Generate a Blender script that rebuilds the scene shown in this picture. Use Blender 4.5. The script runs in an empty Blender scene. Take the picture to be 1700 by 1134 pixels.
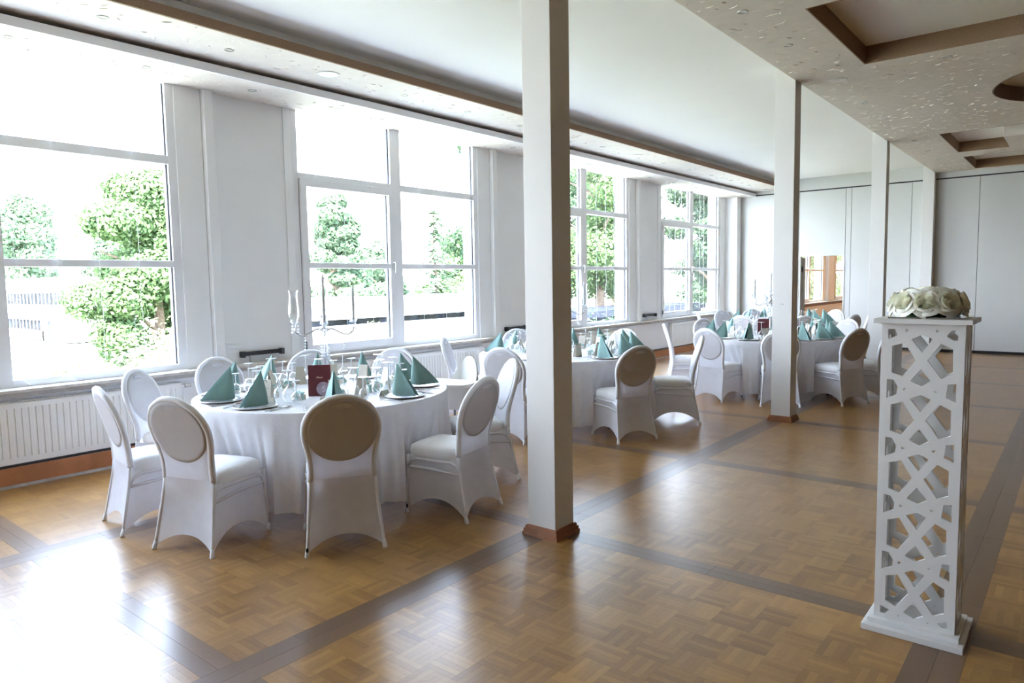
import bpy, bmesh, math, random
from mathutils import Vector, Matrix
rnd = random.Random(7)
SC = bpy.context.scene
COL = SC.collection
PI = math.pi
def R(d): return math.radians(d)

# ------------------------------------------------------------------ camera
CAM_F, YAW, PITCH, ROLL = 1164.28, 0.685768, -0.084076, -0.016517
fwd = Vector((-math.sin(YAW)*math.cos(PITCH), math.cos(YAW)*math.cos(PITCH), math.sin(PITCH)))
rgt = Vector((math.cos(YAW), math.sin(YAW), 0)); upv = rgt.cross(fwd)
r2 = math.cos(ROLL)*rgt + math.sin(ROLL)*upv; u2 = -math.sin(ROLL)*rgt + math.cos(ROLL)*upv
cd = bpy.data.cameras.new('camera'); cam = bpy.data.objects.new('camera', cd); COL.objects.link(cam)
cd.sensor_width = 36; cd.lens = CAM_F/1700*36; cd.clip_end = 500
m = Matrix.Identity(4)
for i in range(3):
    m[i][0] = r2[i]; m[i][1] = u2[i]; m[i][2] = -fwd[i]
m[0][3], m[1][3], m[2][3] = 0, 0, 1.62
cam.matrix_world = m
SC.camera = cam

# ------------------------------------------------------------------ sky, sun, exposure
W = bpy.data.worlds.new('world'); SC.world = W; W.use_nodes = True
nt = W.node_tree; nt.nodes.clear()
bg = nt.nodes.new('ShaderNodeBackground'); wo = nt.nodes.new('ShaderNodeOutputWorld')
tc = nt.nodes.new('ShaderNodeTexCoord'); sx = nt.nodes.new('ShaderNodeSeparateXYZ'); cr = nt.nodes.new('ShaderNodeValToRGB')
nt.links.new(tc.outputs['Generated'], sx.inputs[0]); nt.links.new(sx.outputs['Z'], cr.inputs[0])
cr.color_ramp.elements[0].position = 0.0; cr.color_ramp.elements[0].color = (0.84, 0.895, 1.0, 1)
cr.color_ramp.elements[1].position = 0.6; cr.color_ramp.elements[1].color = (0.55, 0.70, 1.0, 1)
nt.links.new(cr.outputs[0], bg.inputs[0]); bg.inputs[1].default_value = 1.25
nt.links.new(bg.outputs[0], wo.inputs[0])
sl = bpy.data.lights.new('sun', 'SUN'); so = bpy.data.objects.new('sun', sl); COL.objects.link(so)
sl.energy = 3.6; sl.angle = R(0.6); sl.color = (1.0, 0.96, 0.90)
so.rotation_euler = Vector((-0.50, 0.45, -0.80)).to_track_quat('-Z', 'Y').to_euler()
so.location = (20, -20, 40)
SC.view_settings.view_transform = 'Standard'; SC.view_settings.look = 'None'
SC.view_settings.gamma = 1; SC.view_settings.use_curve_mapping = False
SC.view_settings.exposure = 4.55
cy = SC.cycles
cy.use_denoising = True
try: cy.denoiser = 'OPENIMAGEDENOISE'
except Exception: pass
cy.max_bounces = 14; cy.diffuse_bounces = 9; cy.glossy_bounces = 6; cy.transparent_max_bounces = 40; cy.transmission_bounces = 8
cy.sample_clamp_indirect = 8; cy.caustics_reflective = False; cy.caustics_refractive = False

# ------------------------------------------------------------------ materials
def newmat(name):
    mt = bpy.data.materials.new(name); mt.use_nodes = True
    n = mt.node_tree; n.nodes.clear()
    o = n.nodes.new('ShaderNodeOutputMaterial')
    return mt, n, o
def N(n, t, **kw):
    x = n.nodes.new(t)
    for k, v in kw.items():
        if hasattr(x, k): setattr(x, k, v)
        else: x.inputs[k].default_value = v
    return x
def noise_mix(n, c1, c2, scale, detail=4, vec=None, lo=0.35, hi=0.65):
    nz = N(n, 'ShaderNodeTexNoise'); nz.inputs['Scale'].default_value = scale; nz.inputs['Detail'].default_value = detail
    if vec: n.links.new(vec, nz.inputs['Vector'])
    r = N(n, 'ShaderNodeValToRGB'); r.color_ramp.elements[0].position = lo; r.color_ramp.elements[1].position = hi
    r.color_ramp.elements[0].color = (*c1, 1); r.color_ramp.elements[1].color = (*c2, 1)
    n.links.new(nz.outputs['Fac'], r.inputs[0])
    return r.outputs[0], nz.outputs['Fac']
def pmat(name, col, rough=0.5, metal=0.0, var=0.03, scale=6.0, bump=0.0, bscale=60, spec=0.5, coat=0.0):
    mt, n, o = newmat(name)
    b = N(n, 'ShaderNodeBsdfPrincipled')
    t = N(n, 'ShaderNodeTexCoord')
    c2 = tuple(min(1, c*(1+var)) for c in col); c1 = tuple(c*(1-var) for c in col)
    co, f = noise_mix(n, c1, c2, scale, vec=t.outputs['Object'])
    n.links.new(co, b.inputs['Base Color'])
    b.inputs['Roughness'].default_value = rough; b.inputs['Metallic'].default_value = metal
    b.inputs['Specular IOR Level'].default_value = spec; b.inputs['Coat Weight'].default_value = coat
    if bump:
        nz = N(n, 'ShaderNodeTexNoise'); nz.inputs['Scale'].default_value = bscale; n.links.new(t.outputs['Object'], nz.inputs['Vector'])
        bp = N(n, 'ShaderNodeBump'); bp.inputs['Strength'].default_value = bump; bp.inputs['Distance'].default_value = 0.01
        n.links.new(nz.outputs['Fac'], bp.inputs['Height']); n.links.new(bp.outputs[0], b.inputs['Normal'])
    n.links.new(b.outputs[0], o.inputs[0])
    return mt
def cloth_mat(name, col, trans, var=0.02, pattern=0):
    mt, n, o = newmat(name)
    t = N(n, 'ShaderNodeTexCoord')
    d = N(n, 'ShaderNodeBsdfPrincipled'); tr = N(n, 'ShaderNodeBsdfTranslucent'); mx = N(n, 'ShaderNodeMixShader')
    d.inputs['Roughness'].default_value = 0.62; d.inputs['Specular IOR Level'].default_value = 0.25
    c2 = tuple(min(1, c*(1+var)) for c in col); c1 = tuple(c*(1-var) for c in col)
    co, f = noise_mix(n, c1, c2, 14, vec=t.outputs['Object'])
    n.links.new(co, d.inputs['Base Color']); n.links.new(co, tr.inputs[0])
    mx.inputs[0].default_value = trans
    if pattern:   # woven damask: swirls of smoother, faintly raised thread
        vo = N(n, 'ShaderNodeTexNoise'); vo.inputs['Scale'].default_value = 16; vo.inputs['Detail'].default_value = 3; vo.inputs['Distortion'].default_value = 1.6
        n.links.new(t.outputs['Object'], vo.inputs['Vector'])
        rr = N(n, 'ShaderNodeValToRGB'); rr.color_ramp.elements[0].position = .47; rr.color_ramp.elements[1].position = .53
        rr.color_ramp.elements[0].color = (.3, .3, .3, 1); rr.color_ramp.elements[1].color = (.65, .65, .65, 1)
        n.links.new(vo.outputs['Fac'], rr.inputs[0]); n.links.new(rr.outputs[0], d.inputs['Roughness'])
        bp = N(n, 'ShaderNodeBump'); bp.inputs['Strength'].default_value = .25; bp.inputs['Distance'].default_value = .004
        n.links.new(rr.outputs[0], bp.inputs['Height']); n.links.new(bp.outputs[0], d.inputs['Normal'])
    n.links.new(d.outputs[0], mx.inputs[1]); n.links.new(tr.outputs[0], mx.inputs[2]); n.links.new(mx.outputs[0], o.inputs[0])
    return mt
def thin_glass(name, tint, base, edge, power, rough=0.02):
    mt, n, o = newmat(name)
    lw = N(n, 'ShaderNodeLayerWeight'); lw.inputs['Blend'].default_value = 0.5
    pw = N(n, 'ShaderNodeMath', operation='POWER'); pw.inputs[1].default_value = power
    n.links.new(lw.outputs['Facing'], pw.inputs[0])
    ma = N(n, 'ShaderNodeMath', operation='MULTIPLY_ADD'); ma.inputs[1].default_value = edge; ma.inputs[2].default_value = base; ma.use_clamp = True
    n.links.new(pw.outputs[0], ma.inputs[0])
    tp = N(n, 'ShaderNodeBsdfTransparent'); tp.inputs[0].default_value = (*tint, 1)
    g = N(n, 'ShaderNodeBsdfGlossy'); g.inputs['Roughness'].default_value = rough; g.inputs[0].default_value = (.95, .97, .98, 1)
    mx = N(n, 'ShaderNodeMixShader'); n.links.new(ma.outputs[0], mx.inputs[0])
    n.links.new(tp.outputs[0], mx.inputs[1]); n.links.new(g.outputs[0], mx.inputs[2]); n.links.new(mx.outputs[0], o.inputs[0])
    return mt
def wood_mat(name, dark, light, rough, attr=True):
    mt, n, o = newmat(name)
    b = N(n, 'ShaderNodeBsdfPrincipled'); t = N(n, 'ShaderNodeTexCoord'); oi = N(n, 'ShaderNodeObjectInfo')
    at = N(n, 'ShaderNodeAttribute'); at.attribute_name = 'tone'
    geo = N(n, 'ShaderNodeNewGeometry')
    # tone of the strip of wood: its own random value, plus the tile's
    ad = N(n, 'ShaderNodeMath', operation='MULTIPLY_ADD'); ad.inputs[1].default_value = 0.34
    n.links.new(oi.outputs['Random'], ad.inputs[0]); 
    mu = N(n, 'ShaderNodeMath', operation='MULTIPLY'); mu.inputs[1].default_value = 0.38
    n.links.new(at.outputs['Fac'], mu.inputs[0]); n.links.new(mu.outputs[0], ad.inputs[2])
    mp = N(n, 'ShaderNodeMapping'); mp.inputs['Scale'].default_value = (14, 14, 14)
    n.links.new(geo.outputs['Position'], mp.inputs[0])
    nz = N(n, 'ShaderNodeTexNoise'); nz.inputs['Scale'].default_value = 3.0; nz.inputs['Detail'].default_value = 6
    n.links.new(mp.outputs[0], nz.inputs['Vector'])
    m2 = N(n, 'ShaderNodeMath', operation='MULTIPLY_ADD'); m2.inputs[1].default_value = 0.30; m2.use_clamp = True
    n.links.new(nz.outputs['Fac'], m2.inputs[0]); 
    sb = N(n, 'ShaderNodeMath', operation='SUBTRACT'); sb.inputs[1].default_value = 0.07
    n.links.new(ad.outputs[0], sb.inputs[0]); n.links.new(sb.outputs[0], m2.inputs[2])
    r = N(n, 'ShaderNodeValToRGB'); r.color_ramp.elements[0].color = (*dark, 1); r.color_ramp.elements[1].color = (*light, 1)
    n.links.new(m2.outputs[0], r.inputs[0]); n.links.new(r.outputs[0], b.inputs['Base Color'])
    n2 = N(n, 'ShaderNodeTexNoise'); n2.inputs['Scale'].default_value = 2.2; n2.inputs['Detail'].default_value = 5
    n.links.new(geo.outputs['Position'], n2.inputs['Vector'])
    rr = N(n, 'ShaderNodeMapRange'); rr.inputs['To Min'].default_value = rough; rr.inputs['To Max'].default_value = rough+.012
    n.links.new(n2.outputs['Fac'], rr.inputs[0]); n.links.new(rr.outputs[0], b.inputs['Roughness'])
    bp = N(n, 'ShaderNodeBump'); bp.inputs['Strength'].default_value = 0.03; bp.inputs['Distance'].default_value = 0.0015
    n3 = N(n, 'ShaderNodeTexNoise'); n3.inputs['Scale'].default_value = 9; n3.inputs['Detail'].default_value = 3
    n.links.new(geo.outputs['Position'], n3.inputs['Vector']); n.links.new(n3.outputs['Fac'], bp.inputs['Height']); n.links.new(bp.outputs[0], b.inputs['Normal'])
    b.inputs['Specular IOR Level'].default_value = 0.5
    n.links.new(b.outputs[0], o.inputs[0])
    return mt
def leaf_mat(name, c1, c2, trans=0.4):
    mt, n, o = newmat(name)
    geo = N(n, 'ShaderNodeNewGeometry'); d = N(n, 'ShaderNodeBsdfDiffuse'); tr = N(n, 'ShaderNodeBsdfTranslucent'); mx = N(n, 'ShaderNodeMixShader')
    r = N(n, 'ShaderNodeValToRGB'); r.color_ramp.elements[0].color = (*c1, 1); r.color_ramp.elements[1].color = (*c2, 1)
    n.links.new(geo.outputs['Random Per Island'], r.inputs[0])
    n.links.new(r.outputs[0], d.inputs[0]); n.links.new(r.outputs[0], tr.inputs[0]); mx.inputs[0].default_value = trans
    n.links.new(d.outputs[0], mx.inputs[1]); n.links.new(tr.outputs[0], mx.inputs[2]); n.links.new(mx.outputs[0], o.inputs[0])
    return mt

M = dict(
    wall=pmat('painted_wall', (.84, .84, .84), .6, var=.015, scale=2, bump=.06, bscale=40),
    panel=pmat('grey_white_panel', (.82, .82, .82), .55, var=.02, scale=1.5),
    ceil=pmat('ceiling_paint', (.86, .86, .85), .8, var=.01, scale=1),
    plaster=pmat('stroked_plaster', (.70, .645, .585), .75, var=.03, scale=8, bump=.25, bscale=25),
    stroke=pmat('plaster_stroke', (.76, .70, .635), .35, var=.03),
    cork=pmat('cork', (.26, .165, .10), .85, var=.35, scale=160, bump=.4, bscale=160),
    darkwood=pmat('coffer_wood', (.17, .105, .065), .6, var=.15, scale=20),
    pvc=pmat('white_window_frame', (.82, .82, .84), .35, var=.01),
    gasket=pmat('window_gasket', (.06, .06, .07), .6),
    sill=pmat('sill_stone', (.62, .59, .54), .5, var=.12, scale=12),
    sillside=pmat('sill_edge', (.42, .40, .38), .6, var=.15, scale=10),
    basewood=pmat('baseboard_wood', (.38, .145, .055), .45, var=.12, scale=7),
    black=pmat('black_plastic', (.015, .015, .018), .4),
    rad=pmat('radiator_enamel', (.80, .80, .79), .35, var=.01),
    column=pmat('column_paint', (.70, .69, .665), .55, var=.02, scale=3),
    coltrim=pmat('column_base_wood', (.30, .125, .06), .35, var=.12, scale=14),
    partition=pmat('partition_laminate', (.55, .555, .54), .45, var=.015, scale=1),
    seam=pmat('partition_seam', (.10, .10, .10), .6),
    white=pmat('white_lacquer', (.66, .655, .64), .35, var=.01),
    glass=thin_glass('window_glass', (.97, .985, .98), .04, .9, 5),
    stem=thin_glass('drinking_glass', (.95, .96, .96), .14, .9, 1.8),
    crystal=thin_glass('crystal', (.80, .83, .86), .32, .66, 1.2, .08),
    foot=pmat('glass_foot', (.88, .90, .92), .1, spec=.8),
    cover=cloth_mat('stretch_cover', (.83, .83, .87), .36),
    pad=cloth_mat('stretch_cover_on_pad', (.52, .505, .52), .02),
    seatc=cloth_mat('stretch_cover_on_seat', (.80, .80, .81), .03),
    ridge=cloth_mat('stretch_cover_on_frame', (.74, .74, .77), .02),
    table_cloth=cloth_mat('damask_cloth', (.85, .85, .88), .26, pattern=1),
    napkin=cloth_mat('sage_napkin', (.225, .375, .35), .10, var=.05),
    satin=cloth_mat('aqua_satin', (.42, .66, .64), .15, var=.06),
    silver=pmat('silver', (.62, .62, .64), .22, metal=1.0),
    chrome=pmat('chrome', (.8, .8, .82), .1, metal=1.0),
    paper=pmat('cream_card', (.62, .57, .49), .8, var=.04, scale=20),
    ink=pmat('dark_print', (.10, .10, .09), .8),
    greenink=pmat('green_print', (.16, .26, .20), .8),
    burgundy=pmat('burgundy_leatherette', (.105, .016, .022), .5, var=.12, scale=40),
    gold=pmat('gold_foil', (.85, .62, .45), .35, metal=.6),
    sticker=pmat('mauve_sticker', (.36, .29, .35), .4, var=.25, scale=18),
    lilac=pmat('pale_number', (.62, .60, .72), .5),
    box=pmat('favour_box', (.68, .64, .57), .7, var=.03),
    candle=pmat('candle_wax', (.86, .86, .86), .5),
    plastic=pmat('high_chair_plastic', (.84, .83, .80), .35, var=.01),
    hcleg=pmat('high_chair_leg', (.36, .38, .40), .35, metal=.6),
    ring=pmat('downlight_ring', (.42, .42, .40), .35, metal=.7),
    lens=pmat('downlight_lens', (.75, .75, .68), .3),
    petal=cloth_mat('rose_petal', (.88, .88, .80), .18, var=.03),
    petalin=cloth_mat('rose_heart', (.87, .87, .74), .22, var=.04),
    roseleaf=pmat('rose_leaf', (.06, .13, .05), .5, var=.3, scale=30),
    mirror=pmat('mirror_plate', (.75, .77, .78), .03, metal=1.0),
    farside=pmat('brown_wall', (.15, .12, .10), .7, var=.05, scale=2),  # unseen right and rear walls, toned dark to cut bounced fill light
    tan=pmat('tan_wall', (.84, .71, .55), .6, var=.03),
    greypost=pmat('grey_door_edge', (.30, .28, .25), .5),
    legs=pmat('table_leg_metal', (.05, .05, .055), .4, metal=.5),
    tabletop=pmat('table_board', (.45, .33, .22), .5),
    facade=pmat('white_facade', (.66, .66, .66), .8, var=.04, scale=.6),
    facadeglass=pmat('far_window', (.012, .013, .015), .7, var=.6, scale=1.4, spec=.02),
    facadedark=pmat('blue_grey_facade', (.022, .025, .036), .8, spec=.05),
    ground=pmat('pale_paving', (.62, .61, .57), .9, var=.12, scale=.4),
    lawn=pmat('lawn', (.24, .245, .17), .95, var=.3, scale=.8),
    bark=pmat('bark', (.14, .10, .07), .9, var=.3, scale=12),
    wire=pmat('light_wire', (.80, .82, .82), .5),
    fl=wood_mat('parquet_oak', (.15, .066, .017), (.41, .228, .07), .277),
    fldark=wood_mat('parquet_dark', (.10, .057, .031), (.195, .113, .062), .278),
    flbase=pmat('floor_joint', (.07, .04, .02), .8),
    leafA=leaf_mat('maple_leaf', (.065, .115, .048), (.165, .235, .105)),
    leafB=leaf_mat('birch_leaf', (.075, .125, .075), (.165, .23, .135)),
    leafC=leaf_mat('spruce_needle', (.08, .125, .085), (.17, .23, .13), .25),
    leafD=leaf_mat('shrub_leaf', (.19, .25, .11), (.44, .47, .23)),
    leafE=leaf_mat('painted_shade_leaf', (.035, .065, .04), (.085, .13, .065), .3),  # shade of the close trees put into darker leaves, which also dims skylight
)

# ------------------------------------------------------------------ mesh helpers
class MB:
    def __init__(s): s.v = []; s.f = []; s.tone = []
    def add(s, vs, fs, tone=None):
        b = len(s.v); s.v += [tuple(p) for p in vs]
        for f in fs:
            s.f.append(tuple(b+i for i in f))
            if tone is not None: s.tone.append(tone)
        return s
    def box(s, x0, x1, y0, y1, z0, z1, tone=None, bottom=True):
        v = [(x0,y0,z0),(x1,y0,z0),(x1,y1,z0),(x0,y1,z0),(x0,y0,z1),(x1,y0,z1),(x1,y1,z1),(x0,y1,z1)]
        f = [(4,5,6,7),(0,1,5,4),(1,2,6,5),(2,3,7,6),(3,0,4,7)]
        if bottom: f.append((3,2,1,0))
        return s.add(v, f, tone)
    def tube(s, pts, r, seg=8, caps=True, closed=False):
        pts = [Vector(p) for p in pts]; n = len(pts)
        rs = r if isinstance(r, (list, tuple)) else [r]*n
        b = len(s.v); prev = None
        for i, p in enumerate(pts):
            if closed: d = pts[(i+1) % n]-pts[i-1]
            else: d = pts[min(i+1, n-1)]-pts[max(i-1, 0)]
            if d.length < 1e-9: d = Vector((0,0,1))
            d.normalize()
            if prev is None:
                a = Vector((0,0,1)) if abs(d.z) < .9 else Vector((1,0,0))
                u = d.cross(a).normalized()
            else:
                u = (prev - d*prev.dot(d)).normalized()
            prev = u; w = d.cross(u)
            for k in range(seg):
                t = 2*PI*k/seg
                s.v.append(tuple(p + (u*math.cos(t)+w*math.sin(t))*rs[i]))
        for i in range(n if closed else n-1):
            j = (i+1) % n
            for k in range(seg):
                k2 = (k+1) % seg
                s.f.append((b+i*seg+k, b+i*seg+k2, b+j*seg+k2, b+j*seg+k))
        if caps and not closed:
            s.f.append(tuple(b+k for k in reversed(range(seg)))); s.f.append(tuple(b+(n-1)*seg+k for k in range(seg)))
        return s
    def lathe(s, prof, seg=20, c=(0,0,0), cap0=False, cap1=False):
        b = len(s.v); n = len(prof)
        for r, z in prof:
            for k in range(seg):
                t = 2*PI*k/seg
                s.v.append((c[0]+r*math.cos(t), c[1]+r*math.sin(t), c[2]+z))
        for i in range(n-1):
            for k in range(seg):
                k2 = (k+1) % seg
                s.f.append((b+i*seg+k, b+i*seg+k2, b+(i+1)*seg+k2, b+(i+1)*seg+k))
        if cap0: s.f.append(tuple(b+k for k in reversed(range(seg))))
        if cap1: s.f.append(tuple(b+(n-1)*seg+k for k in range(seg)))
        return s
    def sphere(s, c, r, seg=8, rings=5, sq=1.0):
        prof = [(max(r*math.sin(PI*i/rings), 1e-4), -r*sq*math.cos(PI*i/rings)) for i in range(rings+1)]
        return s.lathe(prof, seg, c)
    def grid(s, fn, nu, nv, flip=False):
        b = len(s.v)
        for i in range(nu+1):
            for j in range(nv+1):
                s.v.append(tuple(fn(i/nu, j/nv)))
        for i in range(nu):
            for j in range(nv):
                q = (b+i*(nv+1)+j, b+(i+1)*(nv+1)+j, b+(i+1)*(nv+1)+j+1, b+i*(nv+1)+j+1)
                s.f.append(q[::-1] if flip else q)
        return s
    def mesh(s, name, mat, smooth=False, bevel=0):
        me = bpy.data.meshes.new(name); me.from_pydata(s.v, [], s.f); me.update()
        if s.tone:
            a = me.attributes.new('tone', 'FLOAT', 'FACE'); a.data.foreach_set('value', s.tone)
        if mat: me.materials.append(mat)
        if bevel:
            bm = bmesh.new(); bm.from_mesh(me)
            bmesh.ops.remove_doubles(bm, verts=bm.verts, dist=1e-5)
            es = [e for e in bm.edges if len(e.link_faces) == 2 and e.calc_face_angle(0) > .5]
            bmesh.ops.bevel(bm, geom=es, offset=bevel, segments=2, affect='EDGES', profile=.6)
            bm.to_mesh(me); bm.free()
        if smooth: me.polygons.foreach_set('use_smooth', [True]*len(me.polygons)); 
        if smooth == 'auto':
            try: me.set_sharp_from_angle(angle=R(40))
            except Exception: pass
        return me
    def build(s, name, mat, parent=None, smooth=False, bevel=0):
        return place(name, s.mesh(name, mat, smooth, bevel), parent)
def place(name, me, parent=None, loc=None, rot=None):
    o = bpy.data.objects.new(name, me); COL.objects.link(o)
    if parent is not None: o.parent = parent
    if loc is not None: o.location = loc
    if rot is not None: o.rotation_euler = rot
    return o
def tag(o, label=None, cat=None, group=None, kind=None):
    if label: o['label'] = label
    if cat: o['category'] = cat
    if group: o['group'] = group
    if kind: o['kind'] = kind
    return o
def thing(name, label, cat, loc=(0,0,0), rz=0, group=None, kind=None):
    o = bpy.data.objects.new(name, None); COL.objects.link(o); o.empty_display_size = .1
    o.location = loc; o.rotation_euler = (0, 0, rz)
    return tag(o, label, cat, group, kind)
def struct(name, mb, mat, **kw):
    o = mb.build(name, mat, None, **kw); o['kind'] = 'structure'; return o
def sempty(name, loc=(0,0,0)):
    o = bpy.data.objects.new(name, None); COL.objects.link(o); o.location = loc; o['kind'] = 'structure'; return o
def copy_tree(o, parent=None):
    c = o.copy(); COL.objects.link(c)
    if parent is not None: c.parent = parent
    for ch in o.children: copy_tree(ch, c)
    return c
def poly_holes(name, outer, holes, depth, mat, parent=None, xf=None, bevel=0):
    cu = bpy.data.curves.new(name, 'CURVE'); cu.dimensions = '2D'; cu.fill_mode = 'BOTH'; cu.extrude = depth/2
    if bevel: cu.bevel_depth = bevel; cu.bevel_resolution = 1
    for p in [outer]+holes:
        sp = cu.splines.new('POLY'); sp.points.add(len(p)-1); sp.use_cyclic_u = True
        for q, (x, y) in zip(sp.points, p): q.co = (x, y, 0, 1)
    t = bpy.data.objects.new(name, cu); COL.objects.link(t)
    dg = bpy.context.evaluated_depsgraph_get(); dg.update()
    me = bpy.data.meshes.new_from_object(t.evaluated_get(dg)); bpy.data.objects.remove(t); bpy.data.curves.remove(cu)
    me.name = name; me.materials.clear(); me.materials.append(mat)
    if xf is not None: me.transform(xf)
    return me
def text_mesh(name, txt, size, mat, extrude=.0004, shear=0):
    cu = bpy.data.curves.new(name, 'FONT'); cu.body = txt; cu.size = size; cu.extrude = extrude; cu.align_x = 'CENTER'; cu.align_y = 'CENTER'; cu.shear = shear
    t = bpy.data.objects.new(name, cu); COL.objects.link(t)
    dg = bpy.context.evaluated_depsgraph_get(); dg.update()
    me = bpy.data.meshes.new_from_object(t.evaluated_get(dg)); bpy.data.objects.remove(t); bpy.data.curves.remove(cu)
    me.name = name; me.materials.clear(); me.materials.append(mat)
    return me
def circ(cx, cy, r, n=16): return [(cx+r*math.cos(2*PI*k/n), cy+r*math.sin(2*PI*k/n)) for k in range(n)]
def rect(x0, x1, y0, y1): return [(x0,y0),(x1,y0),(x1,y1),(x0,y1)]

# ------------------------------------------------------------------ room dimensions
XW = -7.0          # inner face of the window wall
YF = 17.2          # folding partition
YB, XR = -6.0, 10.0
ZC = 3.92          # white ceiling
ZS = 3.75          # stroked plaster ceiling
PERIOD = 4.42
BAY = [(4.68+PERIOD*(k-2), 7.80+PERIOD*(k-2)) for k in range(0, 8)]     # window 0 .. 7

# ------------------------------------------------------------------ floor
floor = sempty('floor')
MB().box(-7.3, XR+.2, YB-.2, YF+14, -.30, -.006).build('subfloor', M['flbase'], floor)
XS = [-2.69+2.26*k for k in range(-2, 4)]; SWX = .20
YS = [1.405+2.22*k for k in range(-4, 8)]; SWY = .155
def split_cells(lo, hi, cs, w):
    e = [lo]
    for c in cs:
        if lo < c < hi: e += [c-w/2, c+w/2]
    e.append(hi)
    return [(e[i], e[i+1]) for i in range(0, len(e), 2)]
cx = split_cells(-6.80, XR, XS, SWX); cyy = split_cells(YB, YF, YS, SWY)
def tile_mesh(name, w, h, vert, seed):
    r = random.Random(seed); mb = MB(); n = 5; g = .00022
    for k in range(n):
        t = r.random()
        if r.random() < .14: t = min(1, t+.55)
        if vert: mb.box(-w/2+k*w/n+g, -w/2+(k+1)*w/n-g, -h/2+g, h/2-g, -.006, 0, t, bottom=False)
        else: mb.box(-w/2+g, w/2-g, -h/2+k*h/n+g, -h/2+(k+1)*h/n-g, -.006, 0, t, bottom=False)
    return mb.mesh(name, M['fl'])
tiles = []
for (x0, x1) in cx:
    nx = max(1, round((x1-x0)/.1585)); tw = (x1-x0)/nx
    for (y0, y1) in cyy:
        ny = max(1, round((y1-y0)/.1585)); th = (y1-y0)/ny
        for i in range(nx):
            for j in range(ny):
                tiles.append((x0+(i+.5)*tw, y0+(j+.5)*th, tw, th, (i+j) % 2))
def cam_px(x, y, z=0):
    d = Vector((x, y, z-1.62)); zz = d.dot(fwd)
    if zz < .2: return None
    return (850+CAM_F*d.dot(r2)/zz, 567-CAM_F*d.dot(u2)/zz, zz)
vis = []
for k, t in enumerate(tiles):
    p = cam_px(t[0], t[1])
    if p and -20 < p[0] < 1720 and 0 < p[1] < 1150: vis.append((p[2], k))
vis.sort(); near = set(k for _, k in vis[:300])
tm = {}
field = MB()
for k, (x, y, w, h, v) in enumerate(tiles):
    if k in near:
        key = (round(w, 3), round(h, 3), v, rnd.randrange(5))
        if key not in tm: tm[key] = tile_mesh('parquet_tile', w, h, v, hash(key) % 9999)
        place('parquet_tile', tm[key], floor, (x, y, 0))
    else:
        n = 5; base = rnd.random()*.42
        for q in range(n):
            t = .5+(rnd.random()-.5)*(.55 if y < 7 else .3)+(base-.21)*(1.5 if y < 7 else .8)
            if v: a = (x-w/2+q*w/n, x-w/2+(q+1)*w/n, y-h/2, y+h/2)
            else: a = (x-w/2, x+w/2, y-h/2+q*h/n, y-h/2+(q+1)*h/n)
            field.add([(a[0],a[2],0),(a[1],a[2],0),(a[1],a[3],0),(a[0],a[3],0)], [(0,1,2,3)], t)
tag(field.build('parquet_field', M['fl'], floor), kind='stuff')
# dark border boards between the parquet fields
pm = {}
def plank(x, y, lx, ly):
    key = (round(lx, 3), round(ly, 3))
    if key not in pm:
        mb = MB(); g = .0006
        for q in range(2):
            if lx > ly: mb.box(-lx/2+g, lx/2-g, -ly/2+q*ly/2+g, -ly/2+(q+1)*ly/2-g, -.006, 0.0003, .2+.5*q, bottom=False)
            else: mb.box(-lx/2+q*lx/2+g, -lx/2+(q+1)*lx/2-g, -ly/2+g, ly/2-g, -.006, 0.0003, .2+.5*q, bottom=False)
        pm[key] = mb.mesh('border_plank', M['fldark'])
    place('border_plank', pm[key], floor, (x, y, 0))
for xc in XS:
    y = YB
    while y < YF-.01:
        l = min(1.11, YF-y); plank(xc, y+l/2, SWX, l); y += l
for yc in YS:
    if not (YB < yc < YF): continue
    for (x0, x1) in cx:
        n = 2 if x1-x0 > 1.2 else 1
        for q in range(n): plank(x0+(q+.5)*(x1-x0)/n, yc, (x1-x0)/n, SWY)

# ------------------------------------------------------------------ window wall
mb = MB()
mb.box(-7.3, -6.88, YB-.2, YF, 0, .76)                          # parapet
mb.box(-7.3, -7.0, YB-.2, YF, 3.68, 4.3)                        # lintel
prev = YB-.2
for k in range(0, 5):
    y0, y1 = BAY[k]
    mb.box(-7.3, XW, prev, y0, .76, 3.68); prev = y1
mb.box(-7.3, XW, prev, YF, .76, 3.68)
struct('wall_left', mb, M['panel'])
mb = MB().box(-7.3, -6.9, YB-.2, 40, -4.2, -.3); struct('wall_outside', mb, M['facade'])
ti = [0]
def trim(mb, mat, **kw):
    ti[0] += 1
    return struct('trim_%d' % ti[0], mb, mat, **kw)
# pilasters and jamb boards right of every window
for k in range(0, 5):
    y1 = BAY[k][1]
    if k < 4:
        trim(MB().box(XW, -6.91, y1+.24+.02, y1+.36, .80, 3.6), M['wall'], bevel=.008)
        trim(MB().box(XW, -6.975, y1-.01, y1+.255, .80, 3.6), M['wall'], bevel=.004)
    else:
        trim(MB().box(XW, -6.68, y1+.30, YF-.02, .0, 3.6), M['wall'], bevel=.008)
        trim(MB().box(XW, -6.975, y1-.01, y1+.30, .80, 3.6), M['wall'], bevel=.004)
    trim(MB().box(XW, -6.985, BAY[k][0]-.10, BAY[k][0]-.005, .80, 3.6), M['wall'], bevel=.004)
# sill
s = trim(MB().box(XW, -6.82, YB, YF-.3, .772, .80), M['sill'], bevel=.004)
s = trim(MB().box(-6.88, -6.835, YB, YF-.3, .735, .772), M['sillside'])  # darker grey puts the shading under the sill front into the colour
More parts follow.
